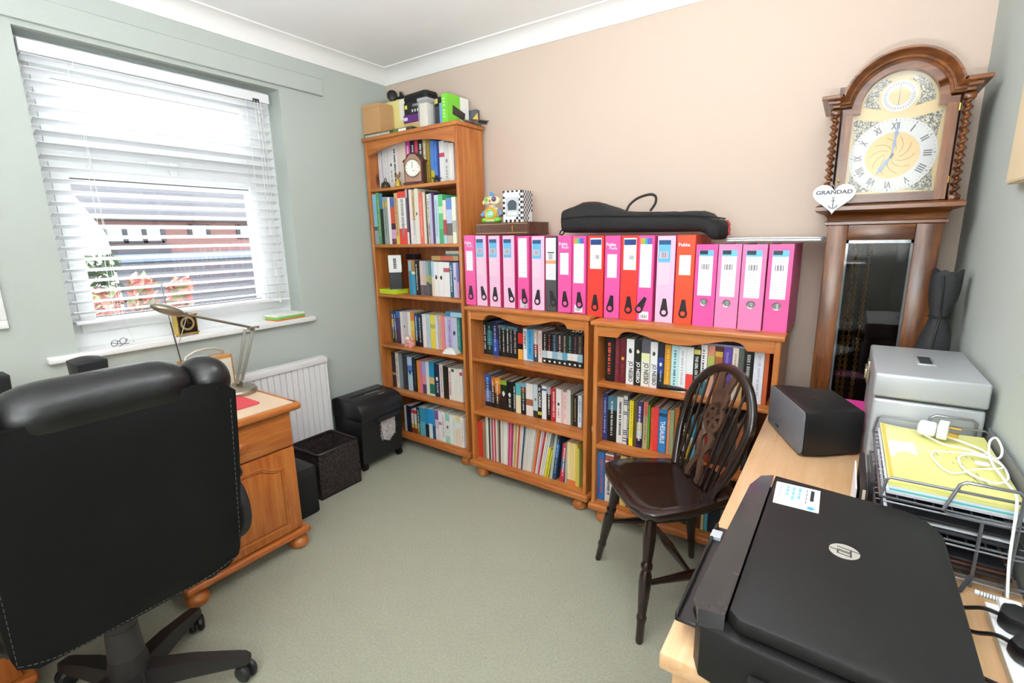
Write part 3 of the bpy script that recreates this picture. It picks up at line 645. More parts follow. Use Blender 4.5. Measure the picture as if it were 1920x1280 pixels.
(0.1681,0.0153,0.243,'a02c28','red slim book behind chair leg',{}),
(0.1844,0.0086,0.245,'b8b090','buff slim book behind chair leg',{}),
(0.193,0.026,0.23,'3c4858','slate book below chair seat',{}),
(0.22,0.026,0.2,'6c4838','brown book below chair seat',{}),
(0.247,0.021,0.22,'282c28','dark book below chair seat',{}),
(0.269,0.029,0.23,'7c2c2c','wine red book below chair seat',{}),
(0.299,0.024,0.21,'343c58','navy book below chair seat',{}),
(0.324,0.028,0.23,'544c40','grey-brown book below chair seat',{}),
(0.353,0.02,0.21,'282424','black book left of chair leg',{}),
(0.374,0.02,0.22,'c09068','tan book left of chair leg',{}),
(0.395,0.02,0.23,'a87850','caramel book beside chair leg',{}),
(0.416,0.016,0.24,'30281c','dark olive book beside chair leg',{}),
(0.433,0.023,0.24,'4c2c20','dark brown book beside chair leg',{}),
(0.457,0.019,0.21,'583424','chestnut book right of chair leg',{}),
(0.477,0.012,0.22,'6c4024','cinnamon slim book right of chair leg',{}),
(0.49,0.011,0.21,'d8cc98','cream slim book low behind chair',{}),
(0.502,0.014,0.24,'4ca0b8','aqua blue book low behind chair',{}),
(0.517,0.028,0.24,'1c2834','blue-black book low behind chair',{}),
(0.546,0.024,0.23,'20242c','black book low behind desk edge',{}),
(0.571,0.018,0.21,'2c4468','blue book low behind desk edge',{}),
]],
}
for key, (sb, items) in BOOKS.items():
    c, s = key[0], int(key[1])-1
    for i, (x, w, h, col, desc, o) in enumerate(items):
        nm = 'magazine' if desc.endswith('magazine') or 'booklet' in desc else ('ring_binder' if 'ring binder' in desc else ('card_folder' if 'card folder' in desc else 'book'))
        d = o.get('d', (.17 if key == 'T2' else DEPTH[c])); hm = {'T': (.245, .301, .277, .295, .277, .232), 'A': (.215, .277, .2565), 'B': (.205, .269, .257)}[c][s]
        where = '%s from left on %s of %s' % (ordinal(i+1), SHELFN[c][s], CASES[c][7])
        make_book(c, x, sb+o.get('sb', 0), LEVEL[c][s]+.0004, max(w-.0006, .0025), min(h, hm-w*math.sin(o.get('lean', 0))-.001), d, col, o, desc+', '+where, nm.replace('_', ' '), 'books on the %s of the %s' % (SHELFN[c][s], CASES[c][7]), s*100+i+ord(c), nm)
def lying(case, x0, x1, y, z, th, d, col, o, label, rot=0):
    b = book_mesh(th, x1-x0, d, col, o, 'book'); tag(b, label, 'book'); loc, rz = CASES[case][:2]
    b.location = in_case(case, x0, y, z+th); b.rotation_euler = (0, math.radians(90), rz)
    g = G(); g.box(.0017, th-.0017, .004, d-.004, .003, x1-x0-.003, PAGE); g.build('pages', b); book_print(b, th, x1-x0, o, 5)
lying('T', .440, .645, .082, 1.1725, .026, .125, 'b89858@0,c85c40@.33,b89868@.8', {}, 'old tan and red book lying flat on books on third shelf of tall bookcase')
lying('T', .535, .660, .10, 1.199, .010, .10, '5c8088', {}, 'thin teal book under cream book lying flat on third shelf of tall bookcase')
lying('T', .535, .655, .10, 1.2095, .016, .10, 'd8d0b0', {}, 'cream book topmost of flat pile on third shelf of tall bookcase')
lying('T', .532, .66, .078, .8575, .026, .12, '3c88b0@0,a8d0e0@.3', {}, 'blue book lying flat on upright books, fourth shelf of tall bookcase')
lying('A', .50, .665, .108, .847, .022, .115, '1c1c1a', {'t': 'LOST', 'tc': 'd8d4c8'}, 'black book lying flat on black paperbacks, top shelf of middle bookcase')
lying('B', .46, .64, .06, .8655, .014, .14, '9a94b4', {}, 'pale violet book lying flat above upright books behind the dark chair')
# ---------------------------------------------------------------- box files and lever arch files on the low bookcases
HOT, LPK, RED, GREY = 'e8549c', 'eebcd8', 'e03c34', '4a4a4e'
BIND = [
(0.769,-0.25,0.9492,0.069,0.3583),
(0.845,-0.252,0.9492,0.068,0.3563),
(0.929,-0.254,0.9492,0.069,0.3543),
(1.017,-0.256,0.9492,0.069,0.3533),
(1.103,-0.258,0.9492,0.065,0.3493),
(1.186,-0.26,0.9492,0.07,0.3473),
(1.262,-0.262,0.9492,0.059,0.3433),
(1.328,-0.264,0.9492,0.07,0.3473),
(1.403,-0.266,0.9492,0.067,0.3453),
(1.479,-0.268,0.9405,0.075,0.353),
(1.56,-0.27,0.9405,0.07,0.352),
(1.633,-0.271,0.9405,0.076,0.351),
(1.709,-0.273,0.9405,0.066,0.35),
(1.787,-0.275,0.9405,0.073,0.348),
(1.864,-0.277,0.9405,0.071,0.349),
(1.939,-0.279,0.9405,0.078,0.313),
(2.021,-0.281,0.9405,0.079,0.313),
(2.104,-0.283,0.9405,0.08,0.312),
(2.19,-0.285,0.9405,0.077,0.312),
]
KIND = [('logo', HOT), ('blue', LPK), ('blue', LPK), ('blue', LPK), ('long', HOT), ('blue', LPK), ('orange', GREY), ('logo', HOT), ('rain', HOT), ('navy', RED), ('logo', HOT), ('navy', RED), ('rain', HOT), ('blue', LPK), ('logored', 'ee4e30')] + [('lever', c) for c in ('e6529e', 'ec84b6', 'ea7cb0', 'ee5a9e')]
BLAB = ['hot pink box file with short white label at far left of row', 'first pale pink box file with blue label from the left', 'second pale pink box file with blue label from the left', 'third pale pink box file with blue label from the left', 'hot pink box file with plain long white label and silver sticker', 'pale pink box file with blue label beside the dark grey one', 'dark grey box file with white label, the only grey one', 'hot pink box file with small label just right of grey one', 'hot pink box file with rainbow-topped label just left of first red one', 'first red box file with navy-topped label from the left', 'hot pink box file between the two navy-labelled red ones', 'second red box file with navy-topped label from the left', 'hot pink box file with tilted ring and rainbow-topped label', 'pale pink box file beside the orange-red one', 'orange-red box file with small white label beside the lever arch files', 'first pink lever arch file from left beside orange-red box file', 'paler pink lever arch file, second of four on the right', 'paler pink lever arch file, third of four on the right', 'rightmost hot pink lever arch file at end of the bookcase']
ROT = [0, 14, 0, 16, 8, -6, 14, 4, 4, 0, -8, 0, -28, 0, 0, 0, 0, 0, 0]
INK = mat('9a9aa4', .6); LBL = mat('efeeee', .5)
for i, ((kind, col), (x0, y0, z0, w, h)) in enumerate(zip(KIND, BIND)):
    d = min(.27 if kind == 'lever' else .235, -y0-.012); g = G(); side = 'd8447c' if col == LPK else col
    if kind == 'lever':
        g.box(0, w, 0, .002, 0, h, mat(col, .35)).box(0, .002, .002, d, 0, h, mat(side, .4)).box(w-.002, w, .002, d, 0, h, mat(side, .4))
    else:
        g.box(0, w, .0012, d, 0, h, mat(side, .4), .002, 1).box(.0012, w-.0012, 0, .0014, .001, h-.001, mat(col, .35))
    b = g.build('lever_arch_file' if kind == 'lever' else 'box_file'); b.location = (x0, y0, z0); b.rotation_euler = (0, 0, -.0245); tag(b, BLAB[i], 'lever arch file' if kind == 'lever' else 'box file', 'files standing on the low bookcases')
    if kind == 'lever': g = G(); g.box(.012, w-.012, .01, d-.005, .004, h-.02, PAGE); g.build('papers', b)
    e = -.0006; q = lambda g, a, b_, z0_, z1_, m, ee=e: g.add([(w*a, ee, h*z0_), (w*b_, ee, h*z0_), (w*b_, ee, h*z1_), (w*a, ee, h*z1_)], [(0, 1, 2, 3)], m)
    def lines(g, a, b_, z0_, z1_, n, m=INK):
        for k in range(n): z = z0_+(z1_-z0_)*k/max(1, n-1); q(g, a, b_, z, z+.0022, m, e-.0004)
    def bars(g, a, b_, z0_, z1_):
        for k in range(9):
            if k % 3 != 1: q(g, a+(b_-a)*k/9, a+(b_-a)*(k+.7)/9, z0_, z1_, mat('555560', .6), e-.0006)
    g = G()
    if kind == 'blue':
        q(g, .10, .72, .44, .70, mat('f0c8dc', .5)); lines(g, .10, .72, .44, .69, 10, mat('e8b4b0', .6)); q(g, .08, .74, .70, .95, mat('6ab0d8', .4)); q(g, .08, .74, .90, .95, mat('20507c', .4), e-.0002); q(g, .16, .62, .745, .82, mat('e0d0dc', .5), e-.0003); bars(g, .22, .58, .75, .815)
    elif kind in ('logo', 'logored'):
        lz = .50 if kind == 'logo' else .56; q(g, .18, .80, lz, .78, LBL); lines(g, .22, .7, lz+.06, .75, 6)
        wm = mat('f8e8f0', .4); text(g, 'Pukka', (w*.1, e, h*.875), (w*.62, 0, 0), (0, 0, h*.04), wm, .02)
        if kind == 'logo': text(g, 'Pads', (w*.3, e, h*.835), (w*.5, 0, 0), (0, 0, h*.034), mat('b0d8f0', .4), .02)
    elif kind in ('long', 'rain'):
        q(g, .12, .86, .40 if kind == 'rain' else .44, .97, LBL); lines(g, .16, .82, .45, .86, 8)
        if kind == 'rain':
            for k, c in enumerate(('c89828', '98b040', '38a0b8', '4860b8', '8048a0')): q(g, .12+.148*k, .12+.148*(k+1), .90, .97, mat(c, .4), e-.0003)
            q(g, .18, .78, .02, .115, LBL); bars(g, .28, .68, .035, .075)
        else: q(g, .2, .86, .02, .13, mat('d0d0d4', .4)); bars(g, .6, .8, .03, .06)
    elif kind == 'navy':
        q(g, .16, .88, .60, .97, LBL); q(g, .18, .86, .89, .955, mat('24407c', .4), e-.0003); bars(g, .5, .74, .72, .77); lines(g, .24, .6, .80, .86, 3)
    elif kind == 'orange':
        q(g, .04, .94, .43, .985, LBL); q(g, .04, .94, .645, .69, mat('e09870', .4), e-.0003); lines(g, .15, .85, .47, .62, 8); bars(g, .3, .7, .70, .78); q(g, .2, .8, .785, .80, mat('333338', .5), e-.0003)
    elif kind == 'lever':
        q(g, .16, .82, .38, .93, LBL); q(g, .16, .82, .86, .93, mat('6cbce4', .4), e-.0003); q(g, .18, .56, .88, .928, mat('1c2c34', .4), e-.0004); lines(g, .24, .7, .80, .85, 3, mat('666670', .6)); bars(g, .3, .66, .70, .765); lines(g, .24, .78, .40, .64, 9)
    g.build('spine_label', b)
    if kind == 'lever':
        g = G(); c = Vector((w*.5, 0, h*.30)); mm = STEEL
        g.lathe([(.0115, 0), (.0145, -.002), (.0150, -.001), (.0150, .0005)], mm, 24, c, (0, 1, 0)); g.lathe([(.0005, -.0008), (.0112, -.0008), (.0112, -.0004)], mat('787c80', .4), 20, c, (0, 1, 0)); g.box(c.x-.001, c.x+.006, -.0025, -.0008, c.z-.009, c.z+.009, CHROME); g.build('finger_ring', b)
    else:
        g = G(); xf = Tm(w*.52, -.0012, h*.27) @ R('Y', -ROT[i]); pts = [(-.0065, .005), (.0065, .005)]+arc((.0, -.052), .0170, 25, -205, 14)
        g.prism(pts, -.0016, .0004, mat('241f24', .4), 'y', xf=xf); g.add([(.0095*math.cos(.35*k), -.0022, -.051+.0095*math.sin(.35*k)) for k in range(18)], [list(range(18))], mat(col, .35), xf=xf)
        g.cyl((0, 0, 0), (0, -.004, 0), .002, STEEL, n=8); g.build('ring_pull', b)
# ---------------------------------------------------------------- the street outside
KX = 1.7
def out(y, z): return (-2.256+KX*(y+2.256), 1.293+KX*(z-1.293))
BRICK = mat('7a5c57', .9, var=.25, vscale=9); SLATE = mat('43454b', .8, var=.35, vscale=3)
t = thing('brick_house', 'red brick house with grey roof across the street behind the blind', 'house', (-22, 8, -2.7))
y0, ze = out(1.8, 1.93); y1 = 17.0; zr = out(0, 2.75)[1]; g = G()
g.box(-6, 0, y0-8, y1-8, 0, ze+2.7, BRICK); g.build('wall', t)
g = G(); g.add([(.3, y0-8.4, ze+2.6), (.3, y1-7.6, ze+2.6), (-3, y1-8, zr+2.9), (-3, y0-8.2, zr+2.9), (-6.3, y0-8.4, ze+2.6), (-6.3, y1-7.6, ze+2.6)], [(0, 1, 2, 3), (4, 3, 2, 5), (0, 3, 4), (1, 5, 2), (0, 4, 5, 1)], SLATE); g.build('roof', t)
g = G(); g.cyl((.36, y0-8.4, ze+2.62), (.36, y1-7.6, ze+2.62), .07, mat('2c2c30', .5), n=10); g.build('gutter', t)
DG = mat('8c98a4', .12); 
for ya, yb, za, zb, nb in ((2.117, 3.314, 1.74, 1.33, 3), (3.951, 4.40, 1.79, 1.45, 1), (5.2, 5.6, 1.79, 1.40, 1)):
    (a, z1), (b, z0) = out(ya, za), out(yb, zb); g = G(); fr = mat('28282c', .5)
    g.box(.0, .06, a-8, b-8, z0+2.7, z0+2.78, fr).box(.0, .06, a-8, b-8, z1+2.62, z1+2.7, fr)
    for k in range(nb+1): yy = a+(b-a)*k/nb-8; g.box(.0, .06, yy-.08, yy+.08, z0+2.7, z1+2.7, fr)
    f = g.build('window', t); g = G(); g.box(.005, .02, a-7.95, b-8.05, z0+2.75, z1+2.65, DG); g.build('pane', f)
(a, z1), (b, z0) = out(2.15, 1.30), out(3.25, 1.12); g = G(); g.box(0, .9, a-8, b-8, z0+2.4, z1+2.7, mat('3c3c42', .6)); g.build('bay_roof', t)
(a, z1), (b, z0) = out(1.75, 1.07), out(5.6, .78); g = G(); g.box(0, 1.3, a-8, b-8, z0+2.9, z1+2.7, mat('64748c', .6)).box(0, 1.2, a-8, b-8, 0, z0+2.9, mat('46484e', .7)); g.build('porch', t)
t = thing('white_house', 'white rendered house beyond the left side of the window', 'house', (-19, 0, -2.7))
(a, z1), (b, z2), (c, z3), (d, z4) = out(.9, 2.75), out(1.35, 2.45), out(1.62, 1.5), out(1.75, .35); g = G(); g.prism([(a-3.5, 0), (d-.1, 0), (d-.1, z4+2.7), (c, z3+2.7), (b-.4, z2+2.7), (a, z1+2.7), (a-3.5, z1+2.7)], -2.5, 0, mat('f0f0ee', .8), 'x'); g.build('wall', t)
g = G(); g.box(0, .05, a-2, d-.1, .4, 1.7, BRICK); g.build('brick_base', t)
def shrub(name, label, cx, cy, zb, rx, ry, h, cols, n, seed, cat='shrub', group=None):
    rnd = random.Random(seed); t = thing(name, label, cat, (cx, cy, zb), 0, group); g = G()
    for k in range(n):
        th = rnd.uniform(0, 6.28); u = rnd.random()**.5; z = h*rnd.uniform(.08, 1); x = rx*u*math.cos(th); y = ry*u*math.sin(th); s_ = rnd.uniform(.10, .19)
        a = Vector((rnd.uniform(-1, 1), rnd.uniform(-1, 1), rnd.uniform(-.6, 1))).normalized()*s_; b = a.orthogonal().normalized()*s_*.6; p = Vector((x, y, z))
        g.add([p-a, p-b*.8, p+a, p+b*.8], [(0, 1, 2, 3)], mat(rnd.choice(cols), .8))
    f = g.build('foliage', t); f['kind'] = 'stuff'
    g = G(); g.cyl((0, 0, 0), (0, 0, h*.7), .05, mat('4c3c2c', .9)); g.build('stem', t)
shrub('hedge', 'dark green hedge before the brick house, seen through the blind', -16, 2.6, -2.7, .5, 1.0, 3.7, ['2c4428', '3c5630', '20341c', '587040'], 900, 3, 'hedge')
for k, (yy, hh) in enumerate(((2.35, 2.9), (3.2, 3.2), (4.05, 3.0))): shrub('flowering_shrub', ['pink flowering shrub at the left of the three outside', 'pink flowering shrub in the middle of the three outside', 'pink flowering shrub at the right of the three outside'][k], -13.5, yy, -2.7, .33, .33, hh, ['c07868', 'd08c7c', 'a85c50', '647048'], 420, 11+k, 'shrub', 'flowering shrubs outside the window')
t = thing('parked_car', 'dark red parked car glimpsed low at the left of the window', 'car', (-11, 1.35, -2.7)); cr = mat('6c3030', .3); g = G(); g.prism([(-1.0, .3), (1.0, .3), (1.0, .9), (.6, 1.0), (.3, 1.5), (-.6, 1.5), (-1.0, 1.0)], -.8, .8, cr, 'y', xf=R('Z', 90)); g.build('body', t)
g = G(); g.box(.803, .81, -.5, .25, 1.0, 1.42, mat('20242c', .1)); g.build('window', t)
for xx in (-.62, .62): g = G(); g.cyl((-.82, xx, .3), (.82, xx, .3), .3, mat('202020', .7)); g.build('axle_wheel', t)
g = G(); g.box(-40, -1.2, -25, 40, -2.8, -2.7, mat('8c8c88', .9)); struct(g.build('ground_outside'))
# ---------------------------------------------------------------- window wall: radiator, picture, sill things
t = thing('radiator', 'white ribbed panel radiator on the wall under the window', 'radiator', (.003, -1.2, .13)); RW = mat('eeecec', .4); g = G(); y = -.45
pts = []; n = 30
for k in range(n):
    a = -.45+.99*k/n; w_ = .99/n; pts += [(.078, a), (.078, a+w_*.80), (.070, a+w_*.86), (.070, a+w_*.94)]
pts.append((.078, .54)); g.prism(pts+[(.058, .54), (.058, -.45)], .0, .52, RW, 'z'); g.build('panel', t)
g = G(); g.box(.03, .088, -.455, .553, .505, .541, RW, .006).box(.03, .082, .541, .551, .0, .51, RW, .003); g.build('top_grille', t)
g = G(); g.box(.0, .06, -.3, -.26, .1, .4, RW).box(.0, .06, .35, .39, .1, .4, RW); g.build('bracket', t)
t = thing('picture_frame', 'white framed picture on the wall left of the window', 'picture', (.0, -2.05, 1.015)); g = G()
for a in ((-.21, .207, 0, .03), (-.21, .207, .37, .40), (-.21, -.18, .03, .37), (.177, .207, .03, .37)): g.box(.001, .022, *a, mat('f4f4f2', .4), .003)
g.build('frame', t); g = G(); g.box(.002, .008, -.19, .18, .02, .38, mat('c8c8c4', .5)); g.build('print', t)
t = thing('carriage_clock', 'small gold clock with a black dial on the window sill', 'clock', (.0, -1.285, .891), math.radians(8)); g = G(); gd = mat('c8a850', .25, .9)
g.box(-.022, .022, -.046, .046, .008, .014, gd, .002).box(-.022, .022, -.046, .046, .088, .096, gd, .002).box(-.020, .016, -.043, -.037, .012, .09, gd).box(-.020, .016, .037, .043, .012, .09, gd).box(-.020, -.016, -.04, .04, .012, .09, gd)
for yy in (-.038, .038): g.cyl((-.012, yy, 0), (-.012, yy, .01), .005, gd, n=10).cyl((.014, yy, 0), (.014, yy, .01), .005, gd, n=10)
g.build('case', t); g = G(); g.box(.010, .0165, -.038, .038, .013, .089, mat('181410', .3)); g.lathe([(.031, 0), (.031, .001), (.022, .001), (.022, 0)], mat('c8b480', .35, .6), 28, (.0166, 0, .055), (1, 0, 0), caps=False); f = g.build('dial', t)
g = G(); g.box(.0185, .0195, -.0012, .0012, .055, .076, gd).box(.0185, .0195, 0, .014, .054, .0565, gd); g.build('hand', t)
g = G(); g.tube([(0, -.012, .096), (0, -.010, .104), (0, .010, .104), (0, .012, .096)], .0018, gd); g.build('carry_handle', t)
t = thing('memo_pads', 'stack of orange, green and white memo pads at right end of the sill', 'note pads', (-.035, -.79, .8915), math.radians(6))
for nm, c, a, b, dx in (('orange_pad', 'd8803c', 0, .009, .0), ('green_pad', '7cc860', .009, .020, .003), ('white_pad', 'f0f0ec', .020, .030, -.002)): g = G(); g.box(-.05+dx, .05+dx, -.085, .085, a, b, mat(c, .6), .001, 1); g.build(nm, t)
t = thing('spectacles', 'folded dark-framed spectacles lying on the window sill', 'spectacles', (-.002, -1.53, .8915), math.radians(125)); t.scale = (.66, .66, .66); dk = mat('241c1c', .3)
for sx in (-1, 1):
    g = G(); g.tube([(sx*.034+.026*math.cos(a*.524), .012, .021+.018*math.sin(a*.524)) for a in range(12)], .0018, dk, 6, True); f = g.build('lens_rim', t)
    g = G(); g.tube([(sx*.060, .012, .028), (sx*.058, 0, .027), (sx*.01, -.012-.006*sx, .012), (-sx*.045, -.02-.004*sx, .004)], .0017, dk, 6); g.build('temple', t)
g = G(); g.tube([(-.010, .012, .026), (0, .012, .030), (.010, .012, .026)], .0018, dk, 6); g.build('bridge', t)
# ---------------------------------------------------------------- pine desk under the window
ZD = .65
t = thing('pine_desk', 'orange pine desk with drawer and panelled cupboard under the window', 'desk', (0, 0, 0)); P = pinedark
g = G(); g.box(.097, .598, -2.53, -1.175, ZD-.028, ZD, mat('e2c4a4', .45, var=.06, vscale=30)); top = g.build('desk_top', t)
g = G(); g.box(.596, .622, -2.55, -1.155, ZD-.030, ZD+.001, P('y'), .012, 3).box(.097, .61, -1.179, -1.153, ZD-.030, ZD+.001, P('x'), .012, 3).box(.097, .61, -2.555, -2.529, ZD-.030, ZD+.001, P('x'), .012, 3); g.build('edging', top)
for yb in (-1.185, -2.07):
    g = G(); g.box(.11, .575, yb-.45, yb, .085, ZD-.029, P('z'), .003, 1); ped = g.build('pedestal', t)
    g = G(); g.box(.574, .592, yb-.437, yb-.008, .47, .612, P('y'), .004); g.build('drawer', ped)
    g = G(); g.lathe([(.009, 0), (.008, .010), (.017, .020), (.018, .026), (.010, .032), (.001, .033)], P('y'), 16, (.592, yb-.225, .54), (1, 0, 0)); g.build('knob', ped)
    g = G(); g.box(.574, .592, yb-.437, yb-.008, .095, .462, P('z'), .004)
    yy = lambda f: yb-.437+.429*f; zz = lambda f: .095+.367*f
    outl = [(yy(.13), zz(.10)), (yy(.87), zz(.10)), (yy(.87), zz(.80)), (yy(.80), zz(.80)), (yy(.72), zz(.84)), (yy(.66), zz(.88)), (yy(.34), zz(.88)), (yy(.28), zz(.84)), (yy(.20), zz(.80)), (yy(.13), zz(.80))]
    g.tube([(.592, a, b) for a, b in outl], .0035, P('y'), 8, True); cy_, cz_ = yy(.5), zz(.48); g.tube([(.592, cy_+(a-cy_)*.93, cz_+(b-cz_)*.93) for a, b in outl], .002, mat('8c4c20', .5), 6, True)
    g.prism([(cy_+(a-cy_)*.9, cz_+(b-cz_)*.9) for a, b in outl], .590, .595, P('z'), 'x', bev=.002); g.build('door', ped)
    g = G(); g.box(.098, .606, yb-.475, yb+.022, .060, .088, P('y'), .011, 3); g.build('plinth', ped)
    for xx in (.145, .565):
        for q in (-.43, -.02): g = G(); bun_foot(g, xx, yb+q, P('y'), .040, .061); g.build('foot', ped)
g = G(); g.prism(rrect(.30, .50, -1.505, -1.255, .02), ZD+.0015, ZD+.0045, mat('d84850', .7), 'z'); tag(g.build('mouse_mat'), 'red mouse mat on the pine desk beside the lamp', 'mouse mat')
# desk lamp
t = thing('desk_lamp', 'brushed steel jointed desk lamp standing on the pine desk', 'lamp', (.262, -1.235, ZD+.001)); z0 = ZD+.001
def LP(x, y, z): return (x-.22, y+1.212, z-z0-.001)
st = mat('a8a090', .3, .9)
g = G(); g.lathe([(.085, 0), (.086, .012), (.080, .020), (.03, .024), (.012, .03), (.010, .045)], st, 32, (0, 0, 0)); g.build('base', t)
g = G()
for dx in (-.006, .006): g.tube([LP(.22+dx, -1.203+.0, .690), LP(.22+dx, -1.136, .922)], .0042, STEEL); g.tube([LP(.22+dx, -1.180, .70), LP(.22+dx, -1.098, .925)], .0042, STEEL)
g.cyl(LP(.205, -1.192, .692), LP(.235, -1.192, .692), .007, STEEL).cyl(LP(.204, -1.113, .92), LP(.236, -1.113, .92), .008, STEEL).box(*[v for pr in zip(LP(.212, -1.20, .67), LP(.228, -1.184, .70)) for v in pr], STEEL); g.build('lower_arm', t)
g = G(); g.tube([LP(.22, -1.10, .922), LP(.22, -1.37, 1.022)], .0052, mat('807870', .35, .8)); g.cyl(LP(.208, -1.085, .925), LP(.232, -1.085, .925), .006, STEEL); g.build('upper_arm', t)
d = Vector((0, -.096, .045)).normalized(); g = G(); xf = Tm(*LP(.22, -1.42, 1.045)) @ R('X', -24)
g.ell((0, 0, 0), (.036, .062, .020), mat('989080', .3, .8), 20, 12, xf=xf); g.cyl(LP(.205, -1.366, 1.02), LP(.235, -1.366, 1.02), .009, STEEL); g.build('lamp_head', t)
# radio with handle and aerial
t = thing('radio', 'wooden cased radio with curved handle and raised aerial on the desk', 'radio', (.142, -1.285, ZD+.001)); g = G(); g.box(-.04, .03, -.10, .10, 0, .155, wood('teak', 'd09a58', 'b07838', 'y', knots=False), .006); g.build('case', t)
g = G(); g.box(.0302, .0332, -.09, .09, .01, .14, mat('d8d0c0', .5)); g.build('speaker_grille', t)
g = G(); g.tube([(0, -.085, .15), (0, -.075, .172), (0, -.04, .188), (0, .0, .192), (0, .04, .188), (0, .075, .172), (0, .085, .15)], .005, mat('c8c0b0', .35, .5)); g.build('carry_handle', t)
g = G(); g.tube([(0, -.095, .15), (.0, -.112, .33)], .0034, CHROME, 8).tube([(0, -.112, .33), (0, -.121, .478)], .0018, CHROME, 8).ell((0, -.121, .48), (.004, .004, .004), CHROME); a = g.build('aerial', t)
g = G(); g.tube([(0, -.101, .215), (.003, -.045, .350)], .0018, STEEL, 6); g.build('aerial_stay', a)
# two black desktop speakers
for x, y, lb in ((.22, -1.703, 'black desktop speaker behind the office chair, nearer the lamp'), (.22, -1.955, 'black desktop speaker at the left edge of the photo')):
    t = thing('desktop_speaker', lb, 'speaker', (x, y, ZD+.001), 0, 'desktop speakers'); bk = mat('15161a', .55)
    g = G(); g.prism([(-.036, .012), (.036, .012), (.047, .245)]+[(.047-.094*k/6, .245+.008*math.sin(math.pi*k/6)) for k in range(1, 6)]+[(-.047, .245)], -.05, .045, bk, 'x', bev=.004); g.build('cabinet', t)
    g = G(); g.prism([(-.032, .02), (.032, .02), (.042, .24), (-.042, .24)], .045, .049, mat('0c0c0e', .8), 'x'); g.build('grille', t)
    g = G(); g.lathe([(.05, 0), (.05, .008), (.02, .014)], bk, 24); g.build('foot', t)
# ---------------------------------------------------------------- office chair
t = thing('office_chair', 'black leather high-backed office chair on five castors, seen from behind', 'chair', (.87, -1.91, 0))
LE = mat('0c0b0b', .33, bump=.22, bscale=70, spec=.5); LB = mat('070707', .6, bump=.1, bscale=150, spec=.22); PL = mat('201d1d', .5)
g = G(); g.lathe([(.040, .06), (.052, .075), (.047, .16), (.040, .19)], PL, 24); base = g.build('base', t)
for k in range(5):
    a = math.radians(53+72*k); dx, dy = math.cos(a), math.sin(a); g = G(); px_, py_ = -dy, dx
    V = []; F = []
    for r, zt, zb, hw in ((.03, .135, .075, .030), (.15, .118, .072, .026), (.262, .090, .062, .022), (.285, .084, .060, .019), (.297, .076, .062, .012)):
        V += [(dx*r+px_*hw, dy*r+py_*hw, zb), (dx*r+px_*hw*.8, dy*r+py_*hw*.8, zt), (dx*r-px_*hw*.8, dy*r-py_*hw*.8, zt), (dx*r-px_*hw, dy*r-py_*hw, zb)]
    for i in range(4):
        for j in range(4): F.append((i*4+j, i*4+(j+1) % 4, i*4+4+(j+1) % 4, i*4+4+j))
    F += [(0, 1, 2, 3), (19, 18, 17, 16)]; g.add(V, F, PL, True); leg = g.build('base_leg', t, angle=60)
    g = G(); c = Vector((dx*.28, dy*.28, .028)); sw = math.radians([-40, 35, 80, 10, 60][k])+a; q = Vector((-math.sin(sw), math.cos(sw), 0))
    for s_ in (-1, 1): g.lathe([(.020, 0), (.027, .004), (.028, .012), (.022, .019), (.008, .021)], mat('1c1c1e', .4), 20, c+q*s_*.003, q*s_)
    g.cyl(c, c+Vector((0, 0, .04)), .009, PL); g.build('castor', leg)
g = G(); g.lathe([(.042, .185), (.037, .27), (.035, .272), (.034, .335), (.031, .337), (.030, .40)], mat('343030', .45), 24); g.build('column', t)
g = G(); g.box(-.12, .10, -.07, .07, .395, .425, PL, .008); g.build('seat_plate', t)
g = G(); g.box(-.25, .20, -.235, .235, .42, .51, LE, .045, 5); g.build('seat', t)
g = G(); g.tube([(0, .06, .40), (.02, .17, .36), (.03, .20, .33)], .006, PL).ell((.03, .225, .308), (.015, .030, .020), PL, xf=Matrix.Identity(4)); g.build('height_lever', t)
# back: leaning panel, outline in (across, up)
CO = .004
lean = lambda z: .175+.145*(z-.42)
def backpt(a, z, off): return (lean(z)+off-.035*(1-(a/.23)**2)*.0, a+CO, z)
def panel(hw_top, hw_bot, z0, z1, o0, o1, m, puff, name, n=18, k=18):
    g = G(); V = []; F = []
    for side in (0, 1):
        for i in range(k+1):
            v = i/k; z = z0+(z1-z0)*v; hw = hw_bot+(hw_top-hw_bot)*min(1, v*1.6)**.7; e = min(1, v/.10, (1-v)/.04); rr = (1-(1-e)**2)**.5 if e < 1 else 1
            hw *= .86+.14*rr
            for j in range(n+1):
                u = -1+2*j/n; ed = (1-abs(u)**5)*(1-abs(2*v-1)**8); zz = z-(.022*(1-v)**6)*(u*u)*-1.0
                x = lean(z)+.028*u*u+(o1+puff*ed if side else o0); V.append((x, u*hw+CO, zz))
    W_ = n+1; S_ = W_*(k+1)
    for i in range(k):
        for j in range(n): a = i*W_+j; F.append((a, a+W_, a+W_+1, a+1)); F.append((S_+a, S_+a+1, S_+a+W_+1, S_+a+W_))
    for i in range(k):
        a = i*W_; F.append((a, S_+a, S_+a+W_, a+W_)); a += n; F.append((a, a+W_, S_+a+W_, S_+a))
    for j in range(n): F.append((j, j+1, S_+j+1, S_+j)); a = k*W_+j; F.append((a, S_+a, S_+a+1, a+1))
    g.add(V, F, m, True); return g.build(name, t, angle=50)
shell = panel(.244, .226, .395, .958, -.030, .018, LB, .012, 'backrest_shell')
panel(.240, .215, .47, .95, -.12, -.028, LE, .0, 'backrest_cushion')
